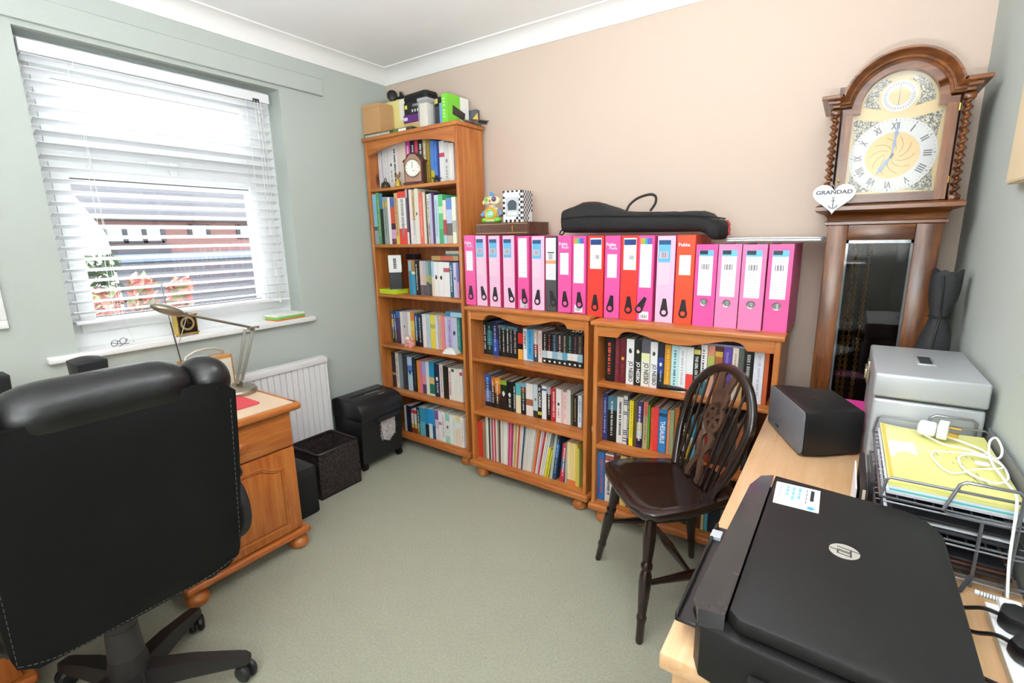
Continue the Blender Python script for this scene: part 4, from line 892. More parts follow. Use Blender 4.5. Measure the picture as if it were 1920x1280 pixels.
# stitching line just inside the edge of the rear panel
g = G(); stc = mat('5e5c58', .7); path = []
for k in range(110):
    f = k/110; 
    if f < .3: v = f/.3; a, z = -.226, .93-.49*v
    elif f < .7: v = (f-.3)/.4; a, z = -.212+.424*v, .41+.035*(2*v-1)**4
    else: v = (f-.7)/.3; a, z = .226, .44+.49*v
    hw = abs(a)/.25; path.append(Vector((lean(z)+.028*hw*hw+.0315, a+CO, z)))
for p, q in zip(path, path[1:]): g.tube([p, p+(q-p)*.62], .0007, stc, 4)
s_ = g.build('stitching', shell); s_['kind'] = 'stuff'
def roll(a0, a1, name, zc, r, n=14, k=18, seed=0):
    g = G(); V = []; F = []
    for i in range(n+1):
        f = i/n; a = a0+(a1-a0)*f; e = min(f, 1-f)*n; s_ = min(1, .62+.38*min(1, e/2.2)**.6)
        for j in range(k):
            th = 2*math.pi*j/k; rx, rz = r*1.0, r*.92
            cx = lean(zc)-.040+.02*(a/.22)**2; w_ = 1+.03*noise.noise(Vector((a*18+seed, th*1.5, 0)))
            V.append((cx+rx*s_*w_*math.cos(th), a+CO, zc+rz*s_*w_*math.sin(th)))
    for i in range(n):
        for j in range(k): F.append((i*k+j, i*k+(j+1) % k, (i+1)*k+(j+1) % k, (i+1)*k+j))
    F += [tuple(range(k))[::-1], tuple(n*k+j for j in range(k))]; g.add(V, F, LE, True); return g.build(name, t, angle=70)
roll(-.175, .160, 'headrest_roll', .961, .070)
roll(.158, .244, 'headrest_side', .957, .066, 6, seed=3); roll(-.254, -.172, 'headrest_side', .957, .066, 6, seed=5)
for sgn in (1, -1):
    yy = sgn*.285+.004; g = G(); g.tube(smooth([(.10, yy*.80, .43), (.135, yy, .46), (.145, yy+sgn*.006, .53), (.11, yy+sgn*.006, .59), (.05, yy+sgn*.006, .612)]), .018, PL, 10); g.tube(smooth([(-.10, yy*.80, .43), (-.145, yy, .46), (-.155, yy+sgn*.006, .53), (-.12, yy+sgn*.006, .59), (-.08, yy+sgn*.006, .612)]), .018, PL, 10); arm = g.build('armrest', t)
    g = G(); g.ell((-.01, yy+sgn*.006, .628), (.15, .034, .022), LE, 18, 10, e=.7); g.build('arm_pad', arm)
# ---------------------------------------------------------------- floor things by the window wall
t = thing('subwoofer', 'plain black box unit on the carpet between desk and basket', 'subwoofer', (.25, -1.045, 0)); g = G(); bk = mat('161616', .5); g.box(-.15, .158, -.055, .055, .006, .245, bk, .004); g.build('cabinet', t)
g = G(); g.box(.1585, .1605, -.048, .048, .02, .20, mat('0e0e0e', .8)); g.build('front_grille', t)
g = G(); g.box(-.14, .15, -.05, .05, .0, .006, mat('0a0a0a', .7)); g.build('foot_pad', t)
t = thing('storage_basket', 'empty dark brown woven storage basket on the carpet beside the shredder', 'basket', (.195, -.79, 0)); BW = mat('2e2422', .5); BI = mat('1c1614', .6)
def weave_side(g, p0, p1, z0, z1, m, nu, nv, outw):
    p0 = Vector(p0); p1 = Vector(p1); du = (p1-p0)/nu; dz = (z1-z0)/nv; o = Vector(outw)
    for i in range(nu):
        for j in range(nv):
            b = p0+du*i; zz = z0+dz*j
            if (i+j) % 2: g.add([b+Vector((0, 0, zz))+o*.0005, b+du+Vector((0, 0, zz))+o*.0005, b+du+Vector((0, 0, zz+dz))+o*.0005, b+Vector((0, 0, zz+dz))+o*.0005, b+du*.5+Vector((0, 0, zz+dz*.5))+o*.0042], [(0, 1, 4), (1, 2, 4), (2, 3, 4), (3, 0, 4)], m)
g = G(); x0, x1, y0, y1, hb = -.098, .135, -.135, .115, .245
for a in ((x1-.004, x1, y0, y1), (x0, x0+.004, y0, y1), (x0, x1, y0, y0+.004), (x0, x1, y1-.004, y1)): g.box(*a, .004, hb, BW)
g.box(x0, x1, y0, y1, 0, .006, BI)
weave_side(g, (x1, y0, 0), (x1, y1, 0), .008, hb-.012, BW, 22, 20, (1, 0, 0)); weave_side(g, (x0, y0, 0), (x1, y0, 0), .008, hb-.012, BW, 22, 20, (0, -1, 0)); weave_side(g, (x0+.004, y0, 0), (x0+.004, y1, 0), .03, hb-.012, mat('3a3230', .3), 22, 18, (1, 0, 0)); weave_side(g, (x0, y1-.004, 0), (x1, y1-.004, 0), .03, hb-.012, mat('3a3230', .3), 22, 18, (0, -1, 0)); g.build('woven_body', t)
g = G(); g.tube([(x0+.012, y0, hb), (x1-.012, y0, hb), (x1, y0+.012, hb), (x1, y1-.012, hb), (x1-.012, y1, hb), (x0+.012, y1, hb), (x0, y1-.012, hb), (x0, y0+.012, hb)], .007, mat('241c1a', .4), 8, True); g.build('rim', t)
t = thing('paper_shredder', 'black paper shredder on castors with a window of shredded paper', 'shredder', (.15, -.455, 0)); SB = mat('17171a', .45)
g = G(); g.prism([(-.112, .045), (.118, .045), (.128, .31), (-.112, .31)], -.15, .15, SB, 'y', bev=.006); g.build('bin', t)
g = G(); prof = [(-.115, .30), (.140, .30), (.146, .33), (.140, .365), (.115, .395), (.06, .412), (-.07, .418), (-.115, .40)]
g.prism(prof, -.158, .158, mat('1b1b1e', .36), 'y', bev=.012); head = g.build('cutter_head', t)
sl = Vector((.055, 0, -.017)).normalized()
g = G(); g.box(-.004, .012, -.118, .118, .409, .4165, mat('050505', .9)); g.build('paper_slot', head)
def top_z(x): return .418-.006*(x+.07)/.13+.0012 if x < .06 else .412-(x-.06)/.055*.017+.0012
g = G()
for k, f in enumerate((-.02, 0, .02, .04, .06)): g.add([(.03, f-.007, top_z(.03)), (.03, f+.007, top_z(.03)), (.022, f+.007, top_z(.022)), (.022, f-.007, top_z(.022))], [(0, 1, 2, 3)], mat('c8c8c8', .5))
g.add([(.075, .03, top_z(.075)), (.075, .075, top_z(.075)), (.071, .075, top_z(.071)), (.071, .03, top_z(.071))], [(0, 1, 2, 3)], mat('c0c0c0', .5)).add([(.052, .045, top_z(.052)), (.052, .065, top_z(.052)), (.044, .065, top_z(.044)), (.044, .045, top_z(.044))], [(0, 1, 2, 3)], mat('88888c', .5)).add([(.0, -.135, top_z(.0)), (.0, -.10, top_z(.0)), (-.012, -.10, top_z(-.012)), (-.012, -.135, top_z(-.012))], [(0, 1, 2, 3)], mat('6c3020', .5)); g.build('printed_legend', head)
g = G(); g.box(.118, .150, -.05, .125, .272, .302, mat('202024', .4), .006); g.build('pull_handle', t)
fx = lambda z: .118+.010*(z-.045)/.265
outl = [(-.02, .268), (.095, .268), (.095, .17), (.045, .125), (-.005, .15)]
g = G(); V = [(fx(z)+.0015, y, z) for y, z in outl]; g.add(V, [tuple(range(5))], mat('b8aca8', .8)); rnd = random.Random(4)
for k in range(420):
    for _ in range(20):
        y = rnd.uniform(-.02, .095); z = rnd.uniform(.125, .268)
        if z > .125+abs(y-.045)*.9*(.045/.05 if y > .045 else .025/.05) and z > .13: break
    a = rnd.uniform(0, 3.14); l = .007; c_, s_ = math.cos(a)*l, math.sin(a)*l; x = fx(z)+.002+rnd.uniform(0, .0015); g.add([(x, y-c_, z-s_), (x, y-c_+s_*.3, z-s_-c_*.3), (x+.001, y+c_+s_*.3, z+s_-c_*.3), (x+.001, y+c_, z+s_)], [(0, 1, 2, 3)], mat(rnd.choice(['f0ecea', 'd8d0d0', 'a09498', 'c8b8b8', 'e4dcdc']), .8))
f = g.build('shredded_paper', t); f['kind'] = 'stuff'
g = G(); g.tube([(fx(z)+.003, y, z) for y, z in outl], .0025, mat('0e0e10', .3), 6, True); g.build('window_rim', t)
for xx, yy in ((.10, -.13), (.10, .13), (-.09, -.13), (-.09, .13)): g = G(); g.cyl((xx, yy-.012, .022), (xx, yy+.012, .022), .022, mat('0c0c0c', .4)).cyl((xx, yy, .02), (xx, yy, .05), .008, SB); g.build('castor', t)
# ---------------------------------------------------------------- things on top of the tall bookcase
ZT = 1.8695; KRAFT = 'c49868'
def carton(name, label, cat, x0, x1, y0, y1, z0, z1, m, rz=0, parts=(), bev=.002):
    cx, cy = (x0+x1)/2, (y0+y1)/2; hx, hy, h = (x1-x0)/2, (y1-y0)/2, z1-z0; t = thing(name, label, cat, (cx, cy, z0), rz)
    g = G(); g.box(-hx, hx, -hy, hy, 0, h, m, bev, 1); g.build('carton', t); return t, hx, hy, h
t, hx, hy, h = carton('flat_box', 'flat green boxed set with white lettering under the brown carton', 'box', .012, .40, -.205, -.05, ZT, ZT+.022, mat('3c4c34', .5))
g = G(); rnd = random.Random(2); x = -hx+.01
while x < .02:
    w_ = rnd.uniform(.003, .006); g.add([(x, -hy-.0006, .005), (x+w_, -hy-.0006, .005), (x+w_, -hy-.0006, .017), (x, -hy-.0006, .017)], [(0, 1, 2, 3)], mat('e8e8dc', .5)); x += w_+.0022
g.add([(.09, -hy-.0006, .004), (.15, -hy-.0006, .004), (.15, -hy-.0006, .019), (.09, -hy-.0006, .019)], [(0, 1, 2, 3)], WHITE).add([(.05, -hy-.0006, .002), (.085, -hy-.0006, .002), (.085, -hy-.0006, .02), (.05, -hy-.0006, .02)], [(0, 1, 2, 3)], mat('58803c', .5)); g.build('lettering', t)
t, hx, hy, h = carton('cardboard_box', 'plain brown cardboard box at left end of the bookcase top', 'box', .012, .158, -.208, -.105, ZT+.0225, ZT+.178, mat(KRAFT, .8), 0)
g = G(); g.box(-hx+.001, hx-.001, -.0012, .0012, h-.0005, h+.0008, mat('8c6840', .9)).box(-hx-.0008, hx+.0008, -hy-.0008, -hy+.004, h-.022, h-.0205, mat('a07c50', .9)); g.build('flap_seam', t)
t, hx, hy, h = carton('yellow_box', 'pale yellow and white box behind the brown cardboard box', 'box', .07, .262, -.10, -.012, ZT+.0225, ZT+.205, mat('ece094', .6), 0)
g = G(); g.add([(hx-.055, -hy-.0008, .07), (hx, -hy-.0008, .07), (hx, -hy-.0008, h-.003), (hx-.055, -hy-.0008, h-.003)], [(0, 1, 2, 3)], mat('f4f2e4', .5)); g.build('white_panel', t)
t, hx, hy, h = carton('tan_box', 'low tan box beneath the purple box on the bookcase top', 'box', .268, .425, -.13, -.03, ZT+.0225, ZT+.062, mat('d8b078', .8))
t, hx, hy, h = carton('purple_box', 'flat purple box lying on the tan box', 'box', .266, .428, -.132, -.03, ZT+.0625, ZT+.103, mat('64307c', .5))
g = G(); g.add([(-hx+.004, -hy-.0007, .012), (-hx+.034, -hy-.0007, .012), (-hx+.034, -hy-.0007, .028), (-hx+.004, -hy-.0007, .028)], [(0, 1, 2, 3)], mat('e8e0f0', .5)); g.build('printed_label', t)
t, hx, hy, h = carton('camera_box', 'black camera box with small yellow square on the purple box', 'box', .268, .428, -.125, -.02, ZT+.1035, ZT+.170, mat('1c1c1e', .4))
e = -hy-.0008; g = G(); text(g, 'COOLPIX', (-.012, e, .040), (.072, 0, 0), (0, 0, .012), mat('e8e8e8', .4), .01); g.add([(-hx+.008, e, .032), (-hx+.026, e, .032), (-hx+.026, e, .052), (-hx+.008, e, .052)], [(0, 1, 2, 3)], mat('f0e040', .4))
for k in range(5): a = -.02+.02*k; g.add([(a, e, .012), (a+.011, e, .012), (a+.011, e, .026), (a, e, .026)], [(0, 1, 2, 3)], mat('d8dce0', .4))
g.build('printed_front', t)
t = thing('camera_case', 'black zipped hard camera case on top of the camera box', 'camera case', (.35, -.072, ZT+.1705), math.radians(-6)); CS = mat('1a1a1c', .65, bump=.3, bscale=500)
g = G(); g.prism(rrect(-.10, .10, -.052, .052, .03, 6), 0, .046, CS, 'z', bev=.012); g.build('shell', t); g = G(); g.tube([(x, y, .022) for x, y in rrect(-.101, .101, -.053, .053, .031, 6)], .0022, mat('0c0c0c', .4), 6, True); g.build('zip', t)
t = thing('camera_mount', 'black camera clamp mount lying on the yellow box', 'camera mount', (.165, -.06, ZT+.2055)); bk = mat('131313', .4)
g = G(); g.lathe([(.004, 0), (.026, .004), (.030, .012), (.030, .024), (.022, .030), (.008, .032)], bk, 24, (-.035, -.016, .030), (.7, -.7, .1)); g.build('suction_cup', t)
g = G(); g.tube([(-.026, -.008, .030), (.0, .0, .022), (.018, .0, .026)], .007, bk); g.build('arm', t)
g = G(); g.prism([(0, 0), (.03, .002), (.052, .004), (.008, .052), (.002, .050)], -.008, .008, bk, 'y', xf=Tm(.014, 0, .0)); g.build('clamp_jaw', t)
g = G(); g.tube([(.045, .0, .012), (.062, -.004, .012), (.072, .004, .004)], .002, mat('c8c8c8', .5)); g.build('lead', t)
t = thing('battery_grip_box', 'wide black box with yellow square behind the clear tub', 'box', (.50, -.075, ZT)); g = G(); g.box(-.058, .062, -.045, .055, .12, .163, mat('202022', .4), .002, 1).box(-.055, .06, -.043, .053, 0, .12, mat('56585e', .5), .002, 1); g.build('carton', t)
g = G(); g.add([(-.005, -.0456, .132), (.018, -.0456, .132), (.018, -.0456, .156), (-.005, -.0456, .156)], [(0, 1, 2, 3)], mat('e8d868', .4)); g.build('yellow_mark', t)
t = thing('plastic_tub', 'clear plastic canister standing at the front of the bookcase top', 'canister', (.482, -.172, ZT)); g = G(); cl = mat('f4f4f0', .1, alpha=.26, coat=.4)
g.prism(rrect(-.036, .036, -.034, .034, .010), 0, .135, cl, 'z', bev=.004); g.build('body', t); g = G(); g.prism(rrect(-.038, .038, -.036, .036, .011), .1355, .150, mat('eef0ee', .15, alpha=.45), 'z', bev=.003); g.build('lid', t)
g = G(); g.box(-.028, .028, -.026, .026, .004, .125, mat('e4dccc', .7), .004); g.build('contents', t)
t, hx, hy, h = carton('blue_box', 'narrow light blue box between canister and green box', 'box', .566, .598, -.165, -.05, ZT, ZT+.118, mat('74a8e0', .5))
t, hx, hy, h = carton('router_box', 'bright green and white router box at the front right of the bookcase top', 'box', .628, .668, -.212, -.045, ZT, ZT+.142, mat('f0f0ee', .5), math.radians(-1.5))
g = G(); gr = mat('78d038', .45); g.add([(-hx-.0006, -hy-.0006, 0), (hx+.0006, -hy-.0006, 0), (hx+.0006, -hy-.0006, h), (-hx-.0006, -hy-.0006, h)], [(0, 1, 2, 3)], gr).add([(hx+.0007, -hy-.0006, 0), (hx+.0007, .012, 0), (hx+.0007, .012, h), (hx+.0007, -hy-.0006, h)], [(0, 1, 2, 3)], gr).add([(-hx, -hy, h+.0005), (hx, -hy, h+.0005), (hx, .012, h+.0005), (-hx, .012, h+.0005)], [(0, 1, 2, 3)], gr); g.build('green_sleeve', t)
g = G(); g.prism([(-.05, .048), (.045, .026), (.050, .066), (-.045, .092)], hx+.0008, hx+.0013, mat('3c3430', .4), 'x'); g.build('device_picture', t)
g = G(); e = -hy-.0012
for z in (.03, .045, .06, .085, .1, .115): g.add([(-.010, e, z), (.002, e, z), (.002, e, z+.006), (-.010, e, z+.006)], [(0, 1, 2, 3)], mat('e8f4d8', .5))
g.build('printed_front', t)
t, hx, hy, h = carton('small_box', 'small dark and white carton behind the router box', 'box', .655, .715, -.040, -.012, ZT, ZT+.09, mat('5a5c64', .5))
t = thing('leaflet_pile', 'loose leaflets spilling over the right end of the bookcase top', 'leaflets', (.725, -.10, ZT)); rnd = random.Random(9)
for k, (c, a, dx, dy) in enumerate((('d8d4cc', 20, 0, 0), ('8c8c90', -14, .012, .02), ('c8c0b8', 35, .0, -.01), ('6c6460', -30, .016, .03))):
    g = G(); V = []; xf = Tm(dx, dy, .001+.0035*k) @ R('Z', a)
    for i in range(7):
        x = -.03+.075*i/6; V += [(x, -.05, .0+.004*math.sin(i*.7+k)+.004), (x, .05, .004*math.sin(i*.7+k)+.004)]
    g.add(V, [(2*i, 2*i+2, 2*i+3, 2*i+1) for i in range(6)], mat(c, .7), True, xf); g.build('leaflet', t)
g = G(); g.prism([(-.02, .012), (.02, .010), (.016, .055)], -.002, .002, mat('d8b048', .6), 'y', xf=Tm(.0, .03, .01) @ R('Z', 35)); g.build('folded_card', t)
# ---------------------------------------------------------------- small things on its shelves
t = thing('mantel_clock', 'small dark wooden mantel clock with round white dial on top shelf', 'clock', (.392, -.184, 1.5875), math.radians(14)); MW = wood('mahog', '6c3020', '341410', 'z', knots=False)
prof = [(-.058, .010), (.058, .010), (.058, .118), (.066, .122), (.062, .130), (.046, .138), (.036, .156), (.018, .166), (0, .168), (-.018, .166), (-.036, .156), (-.046, .138), (-.062, .130), (-.066, .122), (-.058, .118)]
g = G(); g.prism(prof, -.030, .022, MW, 'y', bev=.002); g.box(-.066, .066, -.036, .025, .0, .012, MW, .004); g.build('case', t)
g = G(); g.prism([(-.050, .016), (.050, .016), (.050, .116), (.040, .134), (.016, .158), (-.016, .158), (-.040, .134), (-.050, .116)], -.0325, -.030, mat('a8806c', .25, coat=.5), 'y'); g.build('front_panel', t)
g = G(); g.lathe([(.047, 0), (.049, .004), (.045, .006), (.043, .004), (.001, .004)], mat('9c8468', .3, .7), 32, (0, -.0326, .086), (0, -1, 0)); bz = g.build('bezel', t)
g = G(); g.lathe([(.043, 0), (.043, .001), (.001, .001)], mat('f0eee6', .4), 32, (0, -.0366, .086), (0, -1, 0)); dl = g.build('dial', bz)
g = G(); g.box(-.001, .001, -.0390, -.0384, .085, .116, BLACK).box(-.001, .018, -.0390, -.0384, .070, .072, BLACK)
for k in range(12): g.box(-.0007, .0007, -.0386, -.0382, .033, .040, BLACK, xf=Tm(0, 0, .086) @ Matrix.Rotation(k*math.pi/6, 4, 'Y'))
g.build('hand', t)
t = thing('brass_bell', 'small dark brass hand bell at left end of the top shelf', 'bell', (.168, -.208, 1.5875)); ob = mat('4c4438', .4, .6); g = G(); g.lathe([(.028, 0), (.027, .008), (.022, .024), (.012, .032), (.003, .034)], ob, 24); g.build('bell_body', t); g = G(); g.tube([(-.007, 0, .033), (-.008, 0, .045), (0, 0, .052), (.008, 0, .045), (.007, 0, .033)], .0025, ob, 8); g.build('loop_handle', t)
t = thing('rooster_ornament', 'small bell ornament with a rooster on top, on the top shelf', 'ornament', (.270, -.206, 1.5875)); g = G(); g.lathe([(.021, 0), (.019, .01), (.014, .028), (.006, .036), (.004, .042)], mat('d8b84c', .35, .5), 20); g.build('bell_body', t)
br = mat('8c6c44', .5); g = G(); g.ell((0, 0, .054), (.016, .009, .011), br).ell((.015, 0, .066), (.007, .006, .008), br).ell((-.017, 0, .066), (.008, .004, .014), mat('5c4830', .5)).ell((.016, 0, .075), (.004, .002, .004), mat('a83c2c', .5)); g.build('rooster', t)
t = thing('metal_flower', 'small dark metal flower ornament in front of blue books, top shelf', 'ornament', (.566, -.212, 1.5875)); dm = mat('2c3038', .4, .4); g = G()
for k in range(7): a = k*.9; g.add([(0, 0, .008), (.026*math.cos(a-.3), .018*math.sin(a-.3), .02+.004*(k % 3)), (.045*math.cos(a), .022*math.sin(a), .018), (.026*math.cos(a+.3), .018*math.sin(a+.3), .02)], [(0, 1, 2, 3)], dm)
g.build('petals', t); g = G(); g.ell((0, 0, .018), (.013, .010, .018), dm).cyl((0, 0, 0), (0, 0, .012), .016, dm); g.build('core', t)
t = thing('lime_box', 'flat lime green box lying on the third shelf', 'box', (.118, -.158, .9685), math.radians(-1.5)); lm = mat('c8dc28', .45); g = G(); g.box(-.075, .072, -.045, .06, 0, .017, lm, .002, 1).box(-.077, .074, -.047, .062, .017, .028, lm, .002, 1); g.build('box_body', t)
t = thing('gadget_box', 'white-topped black gadget box standing on the lime green box', 'box', (.152, -.160, .9970), math.radians(44)); g = G(); g.box(-.037, .037, -.037, .037, 0, .102, mat('1c1e20', .15), .002, 1); g.build('display_case', t); g = G(); g.box(-.038, .038, -.038, .038, .1025, .205, mat('f0efed', .5), .002, 1); w = g.build('white_sleeve', t)
g = G()
for k in range(6): z = .186-.0105*k; g.add([(-.010, -.0386, z-.008), (.008, -.0386, z-.008), (.008, -.0386, z), (-.010, -.0386, z)], [(0, 1, 2, 3)], mat('3c3c3c', .5))
g.build('printed_name', w)
g = G(); g.box(-.039, .039, -.039, .039, 0, .004, mat('707478', .2)); g.build('base_rim', t)
t, hx, hy, h = carton('navy_box', 'dark navy box lying on the orange books on third shelf', 'box', .178, .246, -.095, -.035, 1.1722, 1.205, mat('141828', .4))
t = thing('pig_ornament', 'pink figurine ornament in front of books on the fourth shelf', 'ornament', (.268, -.192, .6525), math.radians(-10)); pk = mat('e8a098', .45)
g = G(); g.box(-.032, .032, -.018, .018, .0, .034, pk, .012, 3); g.ell((0, -.002, .028), (.036, .020, .015), pk); g.build('body', t)
for sx in (-.022, .022): g = G(); g.cyl((sx, -.012, 0), (sx, -.012, .02), .009, pk); g.build('leg', t)
g = G(); g.ell((-.008, -.010, .052), (.018, .014, .015), mat('f0e0d4', .5)).ell((-.022, -.010, .064), (.006, .003, .008), pk).ell((.006, -.008, .066), (.006, .003, .008), pk); g.ell((.022, 0, .05), (.014, .01, .012), pk); g.build('head', t)
t = thing('folded_cloth', 'small white folded cloth at the front right of the fourth shelf', 'cloth', (.604, -.198, .6525), math.radians(10)); g = G(); V = []; F = []; n = 12; rnd = random.Random(3)
for i in range(n+1):
    for j in range(n+1):
        u, v = -1+2*i/n, -1+2*j/n; r = max(abs(u), abs(v)); z = .030*(1-r**3)*(1+.35*noise.noise(Vector((u*2.2, v*2.2, 1))))+.001; V.append((u*.048*(1+.1*noise.noise(Vector((v*2, u, 4)))), v*.032, max(.0006, z)))
for i in range(n):
    for j in range(n): a = i*(n+1)+j; F.append((a, a+n+1, a+n+2, a+1))
F.append([i*(n+1) for i in range(n+1)][::1]+[n*(n+1)+j for j in range(1, n+1)]+[i*(n+1)+n for i in range(n-1, -1, -1)]+[j for j in range(n-1, 0, -1)])
g.add(V, F, mat('e4e4dc', .8, var=.08, vscale=40), True); tag(g.build('folded_cloth'), 'small white folded cloth at the front right of the fourth shelf', 'cloth'); bpy.data.objects['folded_cloth.001'].location = t.location; bpy.data.objects['folded_cloth.001'].rotation_euler = t.rotation_euler; bpy.data.objects.remove(t); bpy.data.objects['folded_cloth.001'].name = 'folded_cloth'
t = thing('wallet', 'black leather wallet lying at the front of the right-hand bookcase shelf', 'wallet', (1.905, -.262, .6685), math.radians(4)); g = G(); lb = mat('141214', .35, bump=.15, bscale=120); g.prism(rrect(-.085, .085, -.05, .05, .018), 0, .024, lb, 'z', bev=.009); g.build('cover', t); g = G(); g.ell((-.082, -.03, .013), (.003, .003, .003), CHROME); g.build('stud', t)
t = thing('power_lead', 'black mains lead with white plug hanging between the two low bookcases', 'power lead', (1.530, -.30, 0)); g = G(); g.tube([(0, .02, .40), (0, .01, .30), (.002, .02, .18), (-.002, .03, .08), (0, .05, .012), (.001, .09, .010)], .005, BLACK, 8); g.build('cable', t); g = G(); g.ell((-.000, .01, .425), (.0065, .014, .024), WHITE); g.build('plug', t)
# ---------------------------------------------------------------- on top of the box files
ZB = 1.3085
t = thing('photo_album', 'dark brown album box lying on the left end of the box files', 'album', (.985, -.145, ZB)); AB = wood('album', '6c4028', '4c2818', 'x', knots=False); g = G()
g.prism([(-.17, -.06), (-.14, -.095), (.165, -.095), (.172, -.088), (.172, .095), (-.17, .095)], .004, .052, AB, 'z'); g.build('page_block', t)
for z in (0, .052): g = G(); g.prism([(-.172, -.062), (-.142, -.0975), (.167, -.0975), (.174, -.09), (.174, .097), (-.172, .097)], z, z+.004, mat('5c3826', .4), 'z'); g.build('cover_board', t)
g = G(); g.box(.08, .085, -.0985, -.0955, .014, .042, BRASS).box(-.11, -.1065, -.0965, -.0950, .014, .042, mat('3c2c24', .4)).box(-.142, .166, -.0962, -.0952, .0055, .0075, mat('c8a878', .4)).box(-.142, .166, -.0962, -.0952, .0485, .0505, mat('c8a878', .4)); g.build('clasp', t)
t = thing('toy_robot', 'colourful toddler toy robot with ringed tummy standing on the album', 'toy', (.895, -.165, ZB+.0565), math.radians(8)); cr = mat('e8e0b8', .4); grn = mat('80c848', .4); org = mat('e0a040', .4); blu = mat('5c98d0', .4)
g = G(); g.ell((0, 0, .012), (.052, .032, .013), mat('c8d898', .4)).ell((-.036, -.012, .016), (.020, .022, .014), grn).ell((.036, -.012, .016), (.020, .022, .014), grn); g.build('foot', t)
g = G(); g.box(-.034, .034, -.018, .020, .018, .078, cr, .012, 3); body = g.build('body', t)
c = Vector((0, -.020, .046))
for nm, r0, r1, m_, o in (('tummy_ring', .024, .036, org, 0), ('inner_ring', .015, .024, mat('98cc70', .4), .002), ('tummy_light', .001, .015, mat('b8e4e0', .2), .003)): g = G(); g.lathe([(r0, -.002), (r0, .006+o), ((r0+r1)/2, .009+o), (r1, .004+o), (r1, -.002)], m_, 28, c, (0, -1, 0)); g.build(nm, body)
g = G(); g.cyl((0, 0, .076), (0, 0, .090), .016, mat('d8d0d4', .4)); g.build('neck', t)
g = G(); g.ell((0, 0, .110), (.046, .026, .024), cr, 20, 12, e=.8); head = g.build('head', t)
for nm, x, z, r, m_ in (('eye', -.020, .116, .013, mat('a0cc60', .4)), ('eye', .022, .118, .013, mat('6c5474', .4)), ('nose', .0, .110, .007, mat('dc6464', .4))):
    g = G(); g.lathe([(r, 0), (r, .004), (r*.5, .006), (.0005, .0065)], m_, 20, (x, -.022, z), (0, -1, 0)); e_ = g.build(nm, head)
    if nm == 'eye': g.__init__(); g.lathe([(r*.5, 0), (r*.5, .008), (.0005, .009)], mat('4c7430' if x < 0 else '3c2c40', .3), 14, (x, -.022, z), (0, -1, 0)); g.ell((x, -.031, z), (.003, .002, .003), WHITE); g.build('pupil', e_)
g = G(); g.tube([(-.008, -.022, .098), (0, -.024, .096), (.006, -.0235, .097)], .0018, mat('c04848', .5), 6); g.build('mouth', head)
g = G(); g.ell((-.001, 0, .140), (.012, .010, .012), blu).ell((-.006, 0, .152), (.006, .006, .007), blu); g.build('top_knot', head)
for sx in (-1, 1): g = G(); g.tube([(sx*.034, 0, .068), (sx*.048, -.004, .052), (sx*.056, -.008, .036)], [.008, .010, .013], blu if sx < 0 else mat('8890a8', .4), 10); g.build('arm', t)
g = G(); g.ell((-.047, .002, .104), (.010, .012, .012), cr); g.build('ear', head)
t = thing('chequered_box', 'black and white chequered gift box with a clear window, on the album', 'box', (1.04, -.155, ZB+.0565), math.radians(4)); bx = mat('f4f4f4', .4); ck = mat('16161a', .4); g = G(); g.box(-.055, .055, -.045, .055, 0, .150, bx, .001, 1); g.build('carton', t)
g = G()
for i in range(8):
    for j in range(12):
        if (i+j) % 2 and not (j < 4 and i > 4): y = -.044+.0124*i; z = .001+.0124*j; g.add([(.0555, y, z), (.0555, y+.0124, z), (.0555, y+.0124, z+.0124), (.0555, y, z+.0124)], [(0, 1, 2, 3)], ck)
for i in range(9):
    for j in range(12):
        if (i+j) % 2 and (j in (0, 1, 11) or i > 6 or i == 0) and not (j in (1, 2) and i < 6): x = -.055+.0122*i; z = .001+.0124*j; g.add([(x, -.0456, z), (x+.0122, -.0456, z), (x+.0122, -.0456, z+.0124), (x, -.0456, z+.0124)], [(0, 1, 2, 3)], ck)
g.build('chequer_print', t)
g = G(); g.add([(-.040, -.0457, .028), (.034, -.0457, .028), (.034, -.0457, .118), (-.040, -.0457, .118)], [(0, 1, 2, 3)], mat('c8ccd0', .1, coat=1)); w = g.build('clear_window', t)
g = G(); g.prism(arc((-.003, .078), .028, 20, 160, 10)+[(-.026, .058), (.020, .058)], -.0462, -.0458, mat('4c545c', .2), 'y').prism(rrect(-.03, .024, .034, .05, .006), -.0462, -.0458, mat('ececec', .4), 'y'); g.build('figure_stand_in', w)  # plain generic shape put in place of the boxed figure
g = G(); g.add([(-.05, -.0458, .122), (.038, -.0458, .122), (.038, -.0458, .142), (-.05, -.0458, .142)], [(0, 1, 2, 3)], mat('e4ecf0', .4)); g.build('header_panel', t)
t = thing('carry_bag', 'long black fabric carry bag with strap lying on the box files', 'bag', (1.68, -.165, 1.2955)); BG = mat('1b191a', .8, bump=.5, bscale=160); g = G(); V = []; F = []; n = 30; k = 16
for i in range(n+1):
    f = i/n; x = -.362+.712*f; hgt = .090+.046*math.exp(-((f-.20)/.15)**2)-.012*f; e = min(1, min(f/.04, (1-f)/.05)); rr = (1-(1-e)**2)**.5*.75+.25
    for j in range(k):
        th = 2*math.pi*j/k; c, s_ = math.cos(th), math.sin(th); yy = .098*rr*math.copysign(abs(c)**.45, c); zz = hgt/2+hgt/2*rr*math.copysign(abs(s_)**.6, s_); zb = .0 if f < .885 else -.034*min(1, (f-.885)/.05); 
        if s_ > 0: zz += .005*noise.noise(Vector((f*14, th*2, 0)))
        z = zz+zb*.95+.0125-.0085*f; zmin = (.0125-.0085*f) if f < .885 else zb*.95+.004; V.append((x, yy+.004*noise.noise(Vector((f*9, th, 5))), max(z, zmin)))
